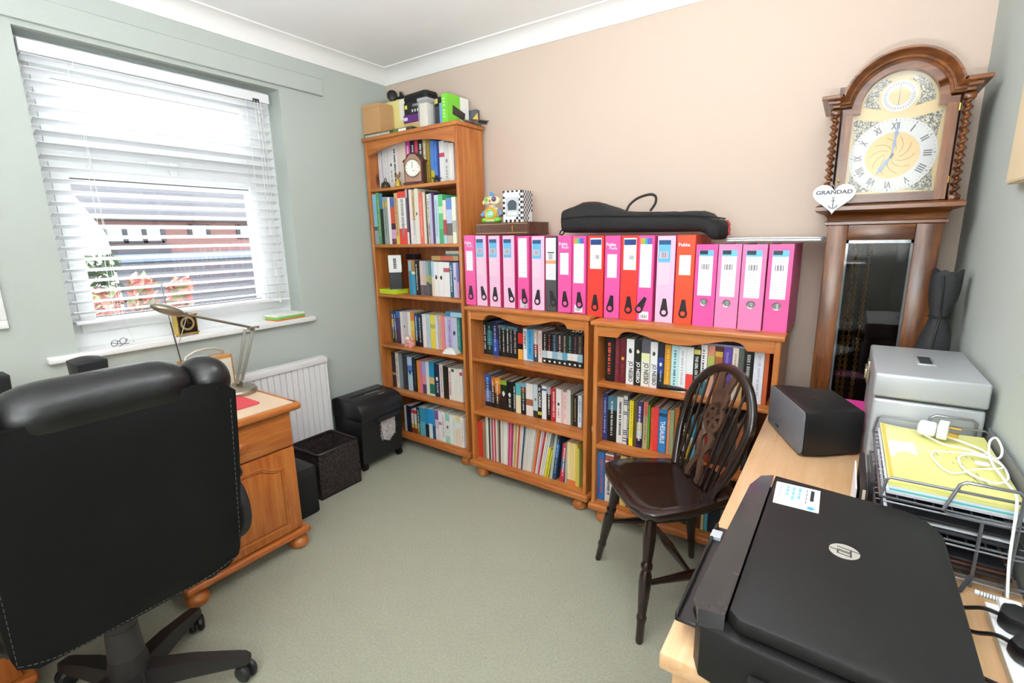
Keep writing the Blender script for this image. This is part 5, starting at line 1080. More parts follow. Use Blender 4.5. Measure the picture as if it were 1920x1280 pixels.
for i in range(n):
    for j in range(k): F.append((i*k+j, i*k+(j+1) % k, (i+1)*k+(j+1) % k, (i+1)*k+j))
F += [tuple(range(k))[::-1], tuple(n*k+j for j in range(k))]; g.add(V, F, BG, True); g.build('bag_body', t, 60)
g = G(); g.tube([(-.335, -.097, .075), (-.2, -.103, .082), (0, -.104, .074), (.2, -.104, .07), (.30, -.103, .06), (.352, -.09, .05)], .0028, mat('0a0a0a', .5), 6); g.build('zip', t)
g = G(); g.tube(smooth([(-.07, .0, .098), (-.055, .0, .125), (-.02, .0, .150), (.03, .0, .162), (.055, .0, .152), (.055, .0, .125), (.035, .0, .095)]), .0055, mat('2a2624', .8), 8); g.build('carry_handle', t)
g = G(); g.tube([(-.362, -.03, .03), (-.375, -.03, .02), (-.38, -.03, .006), (-.366, -.03, .004), (-.355, -.03, .016)], .0035, mat('141414', .7), 8); g.build('side_loop', t)
g = G(); g.tube([(.352, -.06, .045), (.362, -.062, .03), (.360, -.06, .010), (.364, -.06, -.01)], .0035, mat('a82c28', .6), 8); g.build('zip_pull', t)
g = G(); g.ell((-.225, -.022, .139), (.045, .05, .006), mat('6c2420', .8)); g.build('red_patch', t)
t = thing('laptop', 'closed silver laptop lying across the tops of the lever arch files', 'laptop', (2.19, -.145, 1.2605), math.radians(1)); g = G(); al = mat('c8ccd0', .3, .7); g.prism(rrect(-.155, .155, -.105, .115, .010), 0, .009, al, 'z', bev=.002); g.build('base', t); g = G(); g.prism(rrect(-.155, .155, -.105, .115, .010), .0095, .015, mat('d4d6d8', .3, .6), 'z', bev=.002); g.build('lid', t); g = G(); g.cyl((.156, -.1, .008), (.156, -.06, .008), .006, BLACK); g.build('hinge', t)
# ---------------------------------------------------------------- longcase clock
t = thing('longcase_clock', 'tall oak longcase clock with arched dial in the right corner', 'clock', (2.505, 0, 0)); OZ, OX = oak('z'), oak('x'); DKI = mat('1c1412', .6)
def ring_loft(g, rows, m):
    # rows: (half width, front depth, z): rectangular rings, back stays on the wall side
    V = []; F = []
    for hw, fd, z in rows: V += [(-hw, -fd, z), (hw, -fd, z), (hw, -.02, z), (-hw, -.02, z)]
    for i in range(len(rows)-1):
        for j in range(4): F.append((i*4+j, i*4+(j+1) % 4, i*4+4+(j+1) % 4, i*4+4+j))
    F += [(3, 2, 1, 0), tuple(len(rows)*4-4+j for j in range(4))]; return g.add(V, F, m)
g = G(); ring_loft(g, [(.150, .262, 0), (.150, .262, .07), (.147, .250, .085), (.147, .250, .42), (.150, .258, .43), (.150, .258, .445), (.149, .228, .47)], OZ); g.build('base', t)
TR = .150; y0 = -.225
g = G(); g.box(-TR, -TR+.02, y0, -.02, .47, 1.317, OZ).box(TR-.02, TR, y0, -.02, .47, 1.317, OZ); g.build('trunk_side', t)
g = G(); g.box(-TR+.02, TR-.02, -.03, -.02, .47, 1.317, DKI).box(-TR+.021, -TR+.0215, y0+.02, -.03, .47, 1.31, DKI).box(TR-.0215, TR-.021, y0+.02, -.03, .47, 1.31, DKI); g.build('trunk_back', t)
g = G(); yy = (y0-.012, y0+.008); g.box(-TR, -TR+.058, *yy, .48, 1.312, OZ, .003).box(TR-.064, TR, *yy, .48, 1.312, OZ, .003).box(-TR+.058, TR-.064, *yy, 1.262, 1.312, OX, .003).box(-TR+.058, TR-.064, *yy, .48, .70, OX, .003); door = g.build('trunk_door', t)
g = G(); g.box(-TR+.054, TR-.06, y0-.004, y0-.001, .696, 1.266, glassy('trunk_glass', 'd0ccc8', .97)); g.build('pane', door)
g = G(); gx0, gx1 = -TR+.058, TR-.064; bev_m = mat('585a5c', .1, coat=1)
for a in ((gx0, gx0+.007, .70, 1.262), (gx1-.007, gx1, .70, 1.262), (gx0, gx1, 1.252, 1.262)): g.box(a[0], a[1], y0-.0058, y0-.0042, a[2], a[3], bev_m)
g.build('glass_bevel', door)
CH = mat('c8a050', .35, .6)
for x in (-.068, -.052, -.022):
    g = G(); z = .62
    while z < 1.29:
        r_ = .0052; g.tube([(x+(r_*math.cos(a) if int(z*1000/11) % 2 else 0), -.125+(0 if int(z*1000/11) % 2 else r_*math.cos(a)), z+.0080*math.sin(a)) for a in [k*math.pi/3 for k in range(6)]], .0021, CH, 4, True); z += .0105
    g.build('chain', t)
g = G(); g.lathe([(.003, 0), (.010, .004), (.011, .03), (.004, .036), (.003, .06)], BRASS, 14, (-.022, -.125, .915)); g.build('chain_weight', t)
g = G(); ring_loft(g, [(.152, .228, 1.310), (.160, .240, 1.314), (.160, .240, 1.322), (.153, .232, 1.326), (.155, .234, 1.338), (.166, .246, 1.350), (.186, .264, 1.356), (.190, .270, 1.360), (.190, .270, 1.372), (.184, .262, 1.378)], OX); g.build('hood_moulding', t)
H0, H1 = 1.378, 1.690; AC = 1.672
g = G(); g.box(-.165, -.15, -.225, -.02, H0, H1, OZ).box(.15, .165, -.225, -.02, H0, H1, OZ).box(-.165, .165, -.03, -.02, H0, H1+.1, OZ); g.build('hood_side', t)
def arcx(r, a0, a1, n, cz=AC): return [(r*math.cos(math.radians(a0+(a1-a0)*k/n)), cz+r*math.sin(math.radians(a0+(a1-a0)*k/n))) for k in range(n+1)]
g = G(); fy = (-.252, -.232)
g.box(-.142, -.115, *fy, H0+.004, H1-.036, OZ).box(.115, .142, *fy, H0+.004, H1-.036, OZ).box(-.115, .115, *fy, H0+.004, H0+.030, OX).box(-.142, -.096, *fy, H1-.036, AC, OX).box(.096, .142, *fy, H1-.036, AC, OX)
inn = arcx(.096, 180, 0, 24); outr = arcx(.120, 180, 0, 24)
for i in range(24): g.prism([inn[i], outr[i], outr[i+1], inn[i+1]], *fy, OX, 'y')
hd = g.build('hood_door', t)
g = G(); gl = glassy('dial_glass', clear=.965); g.prism([(-.117, H0+.028), (.117, H0+.028), (.117, H1-.03), (.098, H1-.03)]+arcx(.098, 0, 180, 24)+[(-.098, H1-.03), (-.117, H1-.03)], -.2405, -.2395, gl, 'y'); g.build('pane', hd)
g = G()
for z in (H0+.05, H1-.06): g.cyl((.1435, -.253, z), (.1435, -.253, z+.02), .0028, BRASS, n=8)
g.ell((-.133, -.254, 1.455), (.003, .003, .008), BRASS); g.build('hinge', hd)
# swept cornice over the shoulders and arch
path = [(-.168, H1-.012), (-.145, H1-.012), (-.118, H1-.012)]+arcx(.118, 171, 9, 30, AC-.004)+[(.118, H1-.012), (.145, H1-.012), (.168, H1-.012)]
prof = [(.0, -.225), (.0, -.262), (.006, -.266), (.007, -.271), (.013, -.274), (.017, -.281), (.023, -.291), (.027, -.295), (.033, -.295), (.034, -.225)]
nrm = [(0, 1), (0, 1), (-.5, 1)]+[(math.cos(math.radians(171-162*k/30)), math.sin(math.radians(171-162*k/30))) for k in range(31)]+[(.5, 1), (0, 1), (0, 1)]
nrm[3] = (-.9, .8); nrm[33] = (.9, .8); nrm[2] = (-.95, 1.); nrm[34] = (.95, 1.)
V = []; F = []; n = len(prof)
for (px, pz), (nx, nz) in zip(path, nrm):
    for o, y in prof: V.append((px+nx*o, y, pz+nz*o))
for i in range(len(path)-1):
    for j in range(n-1): F.append((i*n+j, i*n+j+1, (i+1)*n+j+1, (i+1)*n+j))
F += [tuple(range(n)), tuple((len(path)-1)*n+j for j in range(n))[::-1]]
g = G(); g.add(V, F, OX, True)
for sx in (-1, 1):
    for ov, za, zb in ((.008, -.012, -.002), (.020, -.002, .010), (.036, .010, .022)): a, b = sorted((sx*.150, sx*(.165+ov))); g.box(a, b, -.262-ov, -.02, H1+za, H1+zb, OX, .002, 1)
g.prism(arcx(.124, 0, 180, 30, AC-.004), -.200, -.02, OZ, 'y'); g.build('cornice', t, 30)
for sx in (-1, 1):
    g = G(); V = []; F = []; n = 10; N = 96; x0 = sx*.163
    for i in range(N+1):
        z = H0+.014+(H1-H0-.042)*i/N; ph = 2*math.pi*12*i/N*sx; ox, oy = .0042*math.cos(ph), .0048*math.sin(ph)
        for j in range(n): V.append((x0+ox+.0085*math.cos(2*math.pi*j/n), -.238+oy+.0085*math.sin(2*math.pi*j/n), z))
    for i in range(N):
        for j in range(n): F.append((i*n+j, i*n+(j+1) % n, (i+1)*n+(j+1) % n, (i+1)*n+j))
    g.add(V, F, OZ, True); g.box(x0-.014, x0+.014, -.252, -.224, H0, H0+.015, OZ, .002, 1).box(x0-.014, x0+.014, -.252, -.224, H1-.030, H1-.012, OZ, .002, 1); g.build('twist_column', t, 70)
# dial
DZ = 1.524; dy = -.214; PB = mat('ac9466', .35, .3); SIL = mat('b4b3b0', .4, .1); g = G()
g.prism([(-.117, H0+.028), (.117, H0+.028), (.117, H1-.03), (.098, H1-.03)]+arcx(.098, 0, 180, 24)+[(-.098, H1-.03), (-.117, H1-.03)], dy, dy+.003, PB, 'y'); dial = g.build('dial_plate', t)
def disc(g, x, z, r, y, m, r0=0, n=48):
    if r0: g.lathe([(r0, 0), (r0, .0006), (r, .0006), (r, 0)], m, n, (x, y, z), (0, -1, 0), caps=False)
    else: g.lathe([(r, 0), (r, .0006), (.0003, .0006)], m, n, (x, y, z), (0, -1, 0))
g = G(); disc(g, 0, DZ, .112, dy-.0004, SIL, .070); ch = g.build('chapter_ring', dial)
g = G(); nm_ = mat('323238', .5); Y = dy-.0016
for k, s_ in enumerate(['XII', 'I', 'II', 'III', 'IIII', 'V', 'VI', 'VII', 'VIII', 'IX', 'X', 'XI']):
    a = math.radians(90-30*k); ur = Vector((math.cos(a), 0, math.sin(a))); ut = Vector((math.sin(a), 0, -math.cos(a))); w_ = {1: .004, 2: .011, 3: .017, 4: .023}[len(s_)] if set(s_) == {'I'} else {1: .013, 2: .016, 3: .021, 4: .027}[len(s_)]; c = Vector((0, Y, DZ))+ur*.078; text(g, s_, c-ut*w_/2, ut*w_, ur*.021, nm_, .018)
for k in range(60):
    a = math.radians(6*k); ur = Vector((math.cos(a), 0, math.sin(a))); ut = Vector((math.sin(a), 0, -math.cos(a))); c = Vector((0, Y, DZ)); r0, r1, hw = (.103, .108, .0004) if k % 5 else (.102, .109, .0011); g.add([c+ur*r0-ut*hw, c+ur*r1-ut*hw, c+ur*r1+ut*hw, c+ur*r0+ut*hw], [(0, 1, 2, 3)], nm_)
g.build('numerals', ch)
SPN = speckle('3a3834', 'b0a890', 190); g = G()
for sx in (-1, 1):
    for sz, zc in ((-1, H0+.034), (1, H1-.046)): 
        a0 = Vector((sx*.111, zc)); arcp = [(sx*.112*math.cos(math.radians(a)), DZ+sz*.112*math.sin(math.radians(a))) for a in range(22, 71, 6)]
        g.prism([(a0.x, zc)]+[p for p in arcp if abs(p[1]-DZ) <= abs(zc-DZ)], dy-.0022, dy-.0002, SPN, 'y')
    arcp = [(sx*.090*math.cos(math.radians(a)), AC+.090*math.sin(math.radians(a))) for a in range(4, 70, 6)]; inn_ = [(sx*.052*math.cos(math.radians(a)), AC+.025+.052*math.sin(math.radians(a))) for a in range(66, -40, -8)]; g.prism(arcp+inn_, dy-.0022, dy-.0002, SPN, 'y')
g.build('spandrel', dial)
g = G(); disc(g, 0, DZ, .068, dy-.0004, mat('a4864c', .35, .35)); cd_ = g.build('centre_disc', dial); g = G()
for k in range(10): a0 = k*.63; g.tube([(r*math.cos(a0+r*22), dy-.0014, DZ+r*math.sin(a0+r*22)) for r in (.018, .026, .034, .042, .050, .058)], .0008, mat('94743c', .4, .5), 5)
g.build('engraving', cd_)
g = G(); disc(g, 0, AC+.027, .050, dy-.0004, PB); disc(g, 0, AC+.027, .045, dy-.0012, SIL, .026); sd = g.build('subsidiary_dial', dial); g = G()
for k in range(36): a = math.radians(10*k); ur = Vector((math.cos(a), 0, math.sin(a))); ut = Vector((math.sin(a), 0, -math.cos(a))); c = Vector((0, dy-.0024, AC+.027)); g.add([c+ur*.033-ut*.0006, c+ur*.040-ut*.0006, c+ur*.040+ut*.0006, c+ur*.033+ut*.0006], [(0, 1, 2, 3)], nm_)
g.add([(-.001, dy-.0028, AC+.0), (.001, dy-.0028, AC+.0), (.0004, dy-.0028, AC+.068), (-.0004, dy-.0028, AC+.068)], [(0, 1, 2, 3)], mat('50607c', .4)); g.build('markings', sd)
HN = mat('4c6078', .3, .5)
for nm, ang, L, w_ in (('minute_hand', 86, .098, .0052), ('hour_hand', -122, .070, .0072)):
    a = math.radians(ang); ur = Vector((math.cos(a), 0, math.sin(a))); ut = Vector((math.sin(a), 0, -math.cos(a))); c = Vector((0, dy-.006, DZ)); g = G(); o = []
    for f, q in ((-.1, .4), (0, .5), (.2, .35), (.35, .9), (.5, .4), (.68, 1.0), (.80, .3), (1, .06)): o.append((f, q))
    P = [c+ur*L*f+ut*w_*q for f, q in o]+[c+ur*L*f-ut*w_*q for f, q in o[::-1]]; P2 = [p+Vector((0, -.001, 0)) for p in P]; N = len(P); g.add(P+P2, [tuple(range(N)), tuple(range(2*N-1, N-1, -1))]+[(i, (i+1) % N, N+(i+1) % N, N+i) for i in range(N)], HN); g.build(nm, dial)
# heart sign hung on the clock
t = thing('heart_sign', 'white wooden heart sign reading GRANDAD with a blue anchor, on the clock', 'sign', (2.364, -.290, 1.402), math.radians(2)); pts = []
for k in range(40):
    a = 2*math.pi*k/40; pts.append((.0037*16*math.sin(a)**3, .0033*(13*math.cos(a)-5*math.cos(2*a)-2*math.cos(3*a)-math.cos(4*a))))
g = G(); g.prism(pts, -.003, .003, mat('dededc', .5), 'y', bev=.001); g.build('heart', t)
nv = mat('3c4050', .5); g = G(); text(g, 'GRANDAD', (-.050, -.0034, .0085), (.100, 0, 0), (0, 0, .013), nv, .03); g.build('lettering', t)
g = G(); g.box(-.0011, .0011, -.0036, -.0031, -.034, -.006, nv).box(-.006, .006, -.0036, -.0031, -.013, -.0112, nv); g.tube([(.012*math.cos(math.radians(a)), -.0033, -.024+.012*math.sin(math.radians(a))) for a in range(190, 351, 16)], .0011, nv, 6).tube([(.0032*math.cos(k), -.0033, -.0035+.0032*math.sin(k)) for k in range(6)], .0008, nv, 5, True); g.build('anchor', t)
g = G(); g.tube([(0, .0, .030), (-.012, .018, .050), (-.028, .036, .056)], .0009, mat('b8a888', .8), 5); g.build('string', t)
# tied black bag between clock and wall
t = thing('black_bag', 'tall black fabric bag tied at its waist, between clock and right wall', 'bag', (2.672, -.318, 0)); BF = mat('28282a', .75, bump=.4, bscale=140); g = G(); V = []; F = []; N = 44; n = 24
for i in range(N+1):
    f = i/N; z = 1.165*f; q = math.exp(-((z-1.035)/.04)**2); s_ = max(0, 1.0-z)
    w_ = .037-.016*q+.006*min(1, s_*12); d_ = .042-.016*q; cx = -.016*min(1, s_*6)-.004*q
    for j in range(n):
        th = 2*math.pi*j/n; pl = 1+.10*math.sin(th*5+2*math.sin(z*6))*(.6+.4*math.cos(z*9)); V.append((cx+w_*pl*math.cos(th), d_*pl*math.sin(th), z+(.012*math.sin(th*3+1) if i == N else 0)))
for i in range(N):
    for j in range(n): F.append((i*n+j, i*n+(j+1) % n, (i+1)*n+(j+1) % n, (i+1)*n+j))
F += [tuple(range(n))[::-1], tuple(N*n+j for j in range(n))]; g.add(V, F, BF, True); g.build('bag_body', t, 80)
g = G(); g.tube([(-.004+.0235*math.cos(2*math.pi*k/16), .0285*math.sin(2*math.pi*k/16), 1.035) for k in range(16)], .0035, mat('0c0c0c', .6), 8, True); g.build('tie_strap', t)
g = G(); g.tube(smooth([(-.012, -.042, 1.16), (-.008, -.042, 1.11), (-.004, -.029, 1.035), (-.012, -.043, .96), (-.018, -.045, .7)]), .003, mat('0e0e0e', .6), 6); g.build('seam', t)
# ---------------------------------------------------------------- wheelback chair
CHX, CHY = 1.988, -.628; t = thing('wheelback_chair', 'dark wooden wheelback chair standing between the bookcase and the beech desk', 'chair', (CHX, CHY, 0), math.radians(-138)); DZ_ = dkwood('z'); DX = dkwood('x'); SH = .445
sp = [(.205, -.13), (.212, 0), (.205, .13), (.185, .182), (.14, .203), (.05, .198), (-.06, .175), (-.13, .155), (-.17, .115), (-.188, .06), (-.192, 0), (-.188, -.06), (-.17, -.115), (-.13, -.155), (-.06, -.175), (.05, -.198), (.14, -.203), (.185, -.182)]
g = G(); rows = [(.90, SH-.036), (.97, SH-.030), (1.0, SH-.014), (.99, SH-.004), (.955, SH)]; V = []; F = []; N = len(sp)
for s_, z in rows: V += [(x*s_, y*s_, z) for x, y in sp]
for fr, dz in ((.75, -.006), (.45, -.011), (.15, -.012)): V += [(x*fr, y*fr, SH+dz) for x, y in sp]
M_ = len(V)//N
for i in range(M_-1):
    for j in range(N): F.append((i*N+j, i*N+(j+1) % N, (i+1)*N+(j+1) % N, (i+1)*N+j))
F += [tuple(range(N))[::-1], tuple((M_-1)*N+j for j in range(N))]; g.add(V, F, DX, True); g.build('seat', t, 50)
def turned(p0, p1, prof, nm):
    p0 = Vector(p0); p1 = Vector(p1); L = (p1-p0).length; g = G(); g.lathe([(r, f*L) for f, r in prof], DZ_, 18, p0, p1-p0); return g.build(nm, t, 45)
legp = [(0, .0105), (.02, .0125), (.16, .0135), (.19, .0165), (.205, .0165), (.225, .0135), (.34, .0175), (.46, .0205), (.52, .019), (.555, .0145), (.57, .0185), (.60, .0195), (.615, .015), (.64, .016), (.80, .021), (.93, .018), (1, .014)]
LG = {}
for nm, fx, fy, tx, ty in (('fl', .195, -.215, .135, -.14), ('fr', .195, .215, .135, .14), ('rl', -.185, -.165, -.125, -.110), ('rr', -.20, .18, -.125, .115)):
    turned((fx, fy, 0), (tx, ty, SH-.025), legp, 'leg'); LG[nm] = (Vector((fx, fy, 0)), Vector((tx, ty, SH-.025)))
at = lambda nm, z: LG[nm][0].lerp(LG[nm][1], z/(SH-.025))
stp = [(0, .008), (.15, .010), (.5, .0165), (.85, .010), (1, .008)]; mid = []
for s_ in ('l', 'r'):
    a, b = at('f'+s_, .19), at('r'+s_, .19); turned(a, b, stp, 'stretcher'); mid.append((a+b)/2)
turned(mid[0], mid[1], stp, 'stretcher')
LEAN = math.radians(15.5); BX = -.078
def bp(y, s, off=0): return Vector((BX-s*math.sin(LEAN)-off*math.cos(LEAN), y-.012+.05*s, SH-.006+s*math.cos(LEAN)-off*math.sin(LEAN)))
hp = [(.130, 0), (.152, .06), (.176, .13), (.187, .20)]+[(.192*math.cos(math.radians(a)), .228+.188*math.sin(math.radians(a))) for a in range(8, 173, 9)]+[(-.187, .20), (-.176, .13), (-.152, .06), (-.130, 0)]
g = G(); P = [bp(*q) for q in hp]; V = []; F = []; N = len(P); n = 10; nv = bp(0, 0, 1)-bp(0, 0, 0)
for i, p in enumerate(P):
    tv = (P[min(i+1, N-1)]-P[max(i-1, 0)]).normalized(); sv = tv.cross(nv).normalized()
    for j in range(n): a = 2*math.pi*j/n; V.append(p+sv*.0165*math.copysign(abs(math.cos(a))**.7, math.cos(a))+nv*.012*math.copysign(abs(math.sin(a))**.7, math.sin(a)))
for i in range(N-1):
    for j in range(n): F.append((i*n+j, i*n+(j+1) % n, (i+1)*n+(j+1) % n, (i+1)*n+j))
F += [tuple(range(n))[::-1], tuple((N-1)*n+j for j in range(n))]; g.add(V, F, DZ_, True); g.build('back_bow', t, 60)
for sy in (-1, 1):
    for yb, yt, st in ((.058, .068, .396), (.088, .110, .370), (.114, .150, .322)): turned(bp(sy*yb, 0, -.0), bp(sy*yt, st), [(0, .0046), (.15, .0052), (.4, .0062), (1, .0040)], 'spindle')
SPL = wood('splatwood', '5c4232', '40281c', 'z', rough=.4, knots=False)
g = G(); fr_ = Matrix((( -math.cos(LEAN), 0, -math.sin(LEAN), BX), (0, 1, .05, -.012), (-math.sin(LEAN), 0, math.cos(LEAN), SH-.006), (0, 0, 0, 1)))
def bar(pts, w0, w1=None):
    w1 = w1 or w0; L, Rr = [], []; N = len(pts)
    for i, (y, z) in enumerate(pts):
        a = pts[max(0, i-1)]; b = pts[min(N-1, i+1)]; d = Vector((b[0]-a[0], b[1]-a[1])).normalized(); q = w0+(w1-w0)*i/(N-1); L.append((y-d.y*q, z+d.x*q)); Rr.append((y+d.y*q, z-d.x*q))
    for i in range(N-1): g.prism([L[i], L[i+1], Rr[i+1], Rr[i]], -.005, .005, SPL, 'x', xf=fr_)
WC = .235
ringo = [(.046*math.cos(k*math.pi/16), WC+.046*math.sin(k*math.pi/16)) for k in range(33)]; bar(ringo, .0075); bar([(.012*math.cos(k*math.pi/6), WC+.012*math.sin(k*math.pi/6)) for k in range(13)], .007)
for k in range(6): a = k*math.pi/3+math.pi/6; bar([(.012*math.cos(a), WC+.012*math.sin(a)), (.042*math.cos(a), WC+.042*math.sin(a))], .0045, .008)
for sy in (-1, 1):
    bar([(sy*.006, WC-.045), (sy*.030, WC-.070), (sy*.030, WC-.095), (sy*.012, WC-.125), (sy*.010, WC-.15), (sy*.026, WC-.185), (sy*.036, WC-.215), (sy*.032, 0)], .012, .013)
    bar([(sy*.010, WC+.042), (sy*.026, WC+.060), (sy*.030, WC+.080), (sy*.020, WC+.100), (sy*.024, WC+.125), (sy*.034, WC+.150), (sy*.030, .404)], .016, .014)
bar([(0, WC+.040), (0, WC+.108)], .016, .018); bar([(0, WC-.118), (0, WC-.158)], .010, .008); g.build('splat', t)
# ---------------------------------------------------------------- beech desk along the right wall
ZR = .68; DX0 = 2.247
t = thing('beech_desk', 'pale beech desk along the right wall carrying printer and letter trays', 'desk', (0, 0, 0)); g = G(); g.box(DX0, 2.727, -1.622, -.376, ZR-.028, ZR, beech('y'), .003); g.build('desk_top', t)
g = G(); g.box(2.265, 2.715, -1.612, -1.592, 0, ZR-.0285, beech('z'), .001, 1); g.build('end_panel', t); g = G(); g.box(2.265, 2.715, -.405, -.385, 0, ZR-.0285, beech('z'), .001, 1); g.build('end_panel', t); g = G(); g.box(2.69, 2.705, -1.59, -.406, .25, ZR-.029, beech('y'), .001, 1); g.build('modesty_panel', t)
# printer
t = thing('printer', 'black inkjet printer with round silver logo on the beech desk', 'printer', (0, 0, ZR)); PM = mat('171616', .5, bump=.12, bscale=900, spec=.3); PG = mat('2a282a', .12, var=.75, vscale=30)  # uneven grey of the control panel is painted in for its reflections
bo = [(2.302, -1.235), (2.316, -1.190), (2.345, -1.172), (2.555, -1.200), (2.588, -1.222), (2.606, -1.268), (2.603, -1.640), (2.585, -1.662), (2.345, -1.650), (2.300, -1.640), (2.288, -1.615)]
g = G(); g.prism([(x+(.006 if x < 2.4 else 0), y) for x, y in bo], .006, .094, PM, 'z', bev=.006); body = g.build('body', t)
lid = [(2.343, -1.176), (2.552, -1.203), (2.582, -1.223), (2.600, -1.268), (2.598, -1.632), (2.582, -1.652), (2.352, -1.641), (2.337, -1.626)]
g = G(); g.prism(lid, .099, .121, PM, 'z', bev=.006); ld = g.build('scanner_lid', t)
g = G(); g.prism([(2.350, -1.186), (2.575, -1.225), (2.592, -1.27), (2.59, -1.63), (2.348, -1.632)], .0942, .0988, mat('0a0a0a', .8), 'z'); g.build('lid_gap', t)
g = G(); V = [(2.3405, -1.176, .119), (2.335, -1.640, .119), (2.302, -1.642, .1155), (2.290, -1.618, .114), (2.304, -1.235, .1145), (2.318, -1.188, .117)]; Vb = [(x, y, .09) for x, y, z in V]; g.add(V+Vb, [tuple(range(5, -1, -1)), tuple(range(6, 12))]+[(i, (i+1) % 6, 6+(i+1) % 6, 6+i) for i in range(6)], PG); g.build('control_panel', t)
g = G(); g.lathe([(.0205, 0), (.0205, .0006), (.0003, .0006)], mat('c4c0b8', .3, .4), 32, (2.464, -1.402, .121)); lg = g.build('logo', ld)
g = G(); ink = mat('2a2828', .5)
def stroke(pts):
    Q = [(2.464+.0205*b, -1.402-.0205*(a+.2*b), .1217) for a, b in pts]
    for (x0, y0, z0), (x1, y1, z1) in zip(Q, Q[1:]):
        d = Vector((x1-x0, y1-y0, 0)).normalized()*.0011; n_ = Vector((-d.y, d.x, 0)); A, B = Vector((x0, y0, z0))-d, Vector((x1, y1, z1))+d; g.add([A-n_, B-n_, B+n_, A+n_], [(0, 1, 2, 3)], ink)
stroke([(-.42, -.42), (-.42, .90)]); stroke([(-.42, .42), (-.04, .42), (-.04, -.42)]); stroke([(.12, .42), (.12, -.92)]); stroke([(.12, .42), (.50, .42), (.50, -.42), (.12, -.42)]); g.build('lettering', lg)
g = G(); sk = [(2.349, -1.207), (2.424, -1.207), (2.425, -1.299), (2.352, -1.299)]; g.prism(sk, .1212, .1216, mat('eef2f4', .4), 'z'); st_ = g.build('sticker', ld); g = G(); rnd = random.Random(5)
for c_, x, n_, th in (('202428', 2.412, 1, .006), ('888c90', 2.403, 4, .0022), ('78b4d8', 2.391, 3, .0045), ('78b4d8', 2.381, 3, .0045), ('78b4d8', 2.371, 3, .0045), ('a0a4a8', 2.361, 5, .0015), ('a0a4a8', 2.3585, 5, .0015)):
    y = -1.216
    for k in range(n_): L = rnd.uniform(.5, 1)*.055/n_; g.add([(x-th/2, y, .1218), (x+th/2, y, .1218), (x+th/2, y-L, .1218), (x-th/2, y-L, .1218)], [(0, 1, 2, 3)], mat(c_, .5)); y -= L+.003
g.lathe([(.006, 0), (.006, .0003), (.004, .0003)], mat('48a0d0', .4), 20, (2.412, -1.289, .1217)); g.build('sticker_print', st_)
g = G(); g.box(2.256, 2.33, -1.58, -1.292, .028, .036, mat('242022', .35), .002, 1).box(2.256, 2.262, -1.58, -1.292, .028, .044, mat('1c1a1a', .35), .002, 1); g.box(2.285, 2.300, -1.47, -1.42, .036, .039, mat('181616', .3)); tr = g.build('paper_tray', t); g = G(); g.box(2.2555, 2.275, -1.345, -1.320, .0362, .0445, mat('b8bcc0', .4), .001, 1); g.build('tray_tab', tr)
g = G(); g.box(2.37, 2.58, -1.6668, -1.655, .05, .058, mat('0c0c0c', .6)); g.build('side_groove', t)
for x, y in ((2.33, -1.21), (2.58, -1.25), (2.33, -1.62), (2.58, -1.63)): g = G(); g.cyl((x, y, 0), (x, y, .008), .012, BLACK); g.build('foot', t)
# smart speaker, pink lever arch, cash box
t = thing('wireless_speaker', 'dark grey and black wireless speaker at far end of the beech desk', 'speaker', (2.384, -.612, ZR), math.radians(-65.8)); g = G(); BK = mat('141416', .4)
fr = [(-.134, -.072), (.134, -.072), (.134, -.030), (.098, .088), (-.098, .088), (-.134, -.030)]
g.prism(fr, .004, .131, BK, 'z', bev=.008); g.build('cabinet', t); g = G(); g.prism(rrect(-.133, .133, .005, .131, .014), -.080, -.072, mat('66676c', .6, bump=.3, bscale=900), 'y', bev=.003); gr = g.build('grille', t); g = G(); g.box(-.060, -.034, -.0822, -.079, .020, .028, mat('202024', .4), .001, 1); g.build('badge', gr)
g = G(); g.cyl((0, 0, .1312), (0, 0, .1322), .008, mat('2a2a2c', .4)).box(.016, .03, -.004, .004, .1312, .1322, mat('2a2a2c', .4)); g.build('button', t)
t = thing('pink_file', 'hot pink file lying on the desk behind the wireless speaker', 'lever arch file', (2.515, -.430, ZR)); g = G(); hp_ = mat('e8409c', .4); g.box(-.09, .085, -.050, .052, 0, .002, hp_).box(-.09, .085, -.050, .052, .073, .075, hp_).box(-.10, -.098, -.050, .052, .002, .073, hp_).box(-.10, .10, -.062, -.060, 0, .075, hp_); g.build('case', t); g = G(); g.box(-.086, .083, -.048, .05, .003, .05, PAGE); g.build('papers', t)
t = thing('metal_file_box', 'silver grey metal file box with carry handle beside the right wall', 'file box', (2.612, -.625, ZR)); SV = mat('b2b5b8', .36, .3); g = G(); hx, hy = .103, .183; g.box(-hx, hx, -hy, hy, .0, .212, SV, .008, 3); g.build('body', t)
g = G(); g.box(-hx-.002, hx+.002, -hy-.002, hy+.002, .216, .275, SV, .006, 3); l_ = g.build('lid', t); g = G(); g.box(-hx+.004, hx-.004, -hy+.004, hy-.004, .2115, .2165, mat('303234', .6)); g.build('lid_seam', t)
g = G(); g.box(-.014, .024, -.045, .055, .2745, .2775, mat('c4c8cc', .3, .5), .003).box(-.008, .018, -.036, .046, .2770, .2782, mat('2c2e30', .5), .003); h_ = g.build('carry_handle', l_)
g = G(); g.box(-hx-.008, -hx-.001, .055, .095, .185, .250, mat('a89c84', .3, .8), .002).box(-hx-.013, -hx-.007, .064, .086, .195, .225, mat('d0c8b0', .25, .9), .002).cyl((-hx-.008, .058, .23), (-hx-.008, .092, .23), .005, STEEL, n=10); g.build('latch', t)
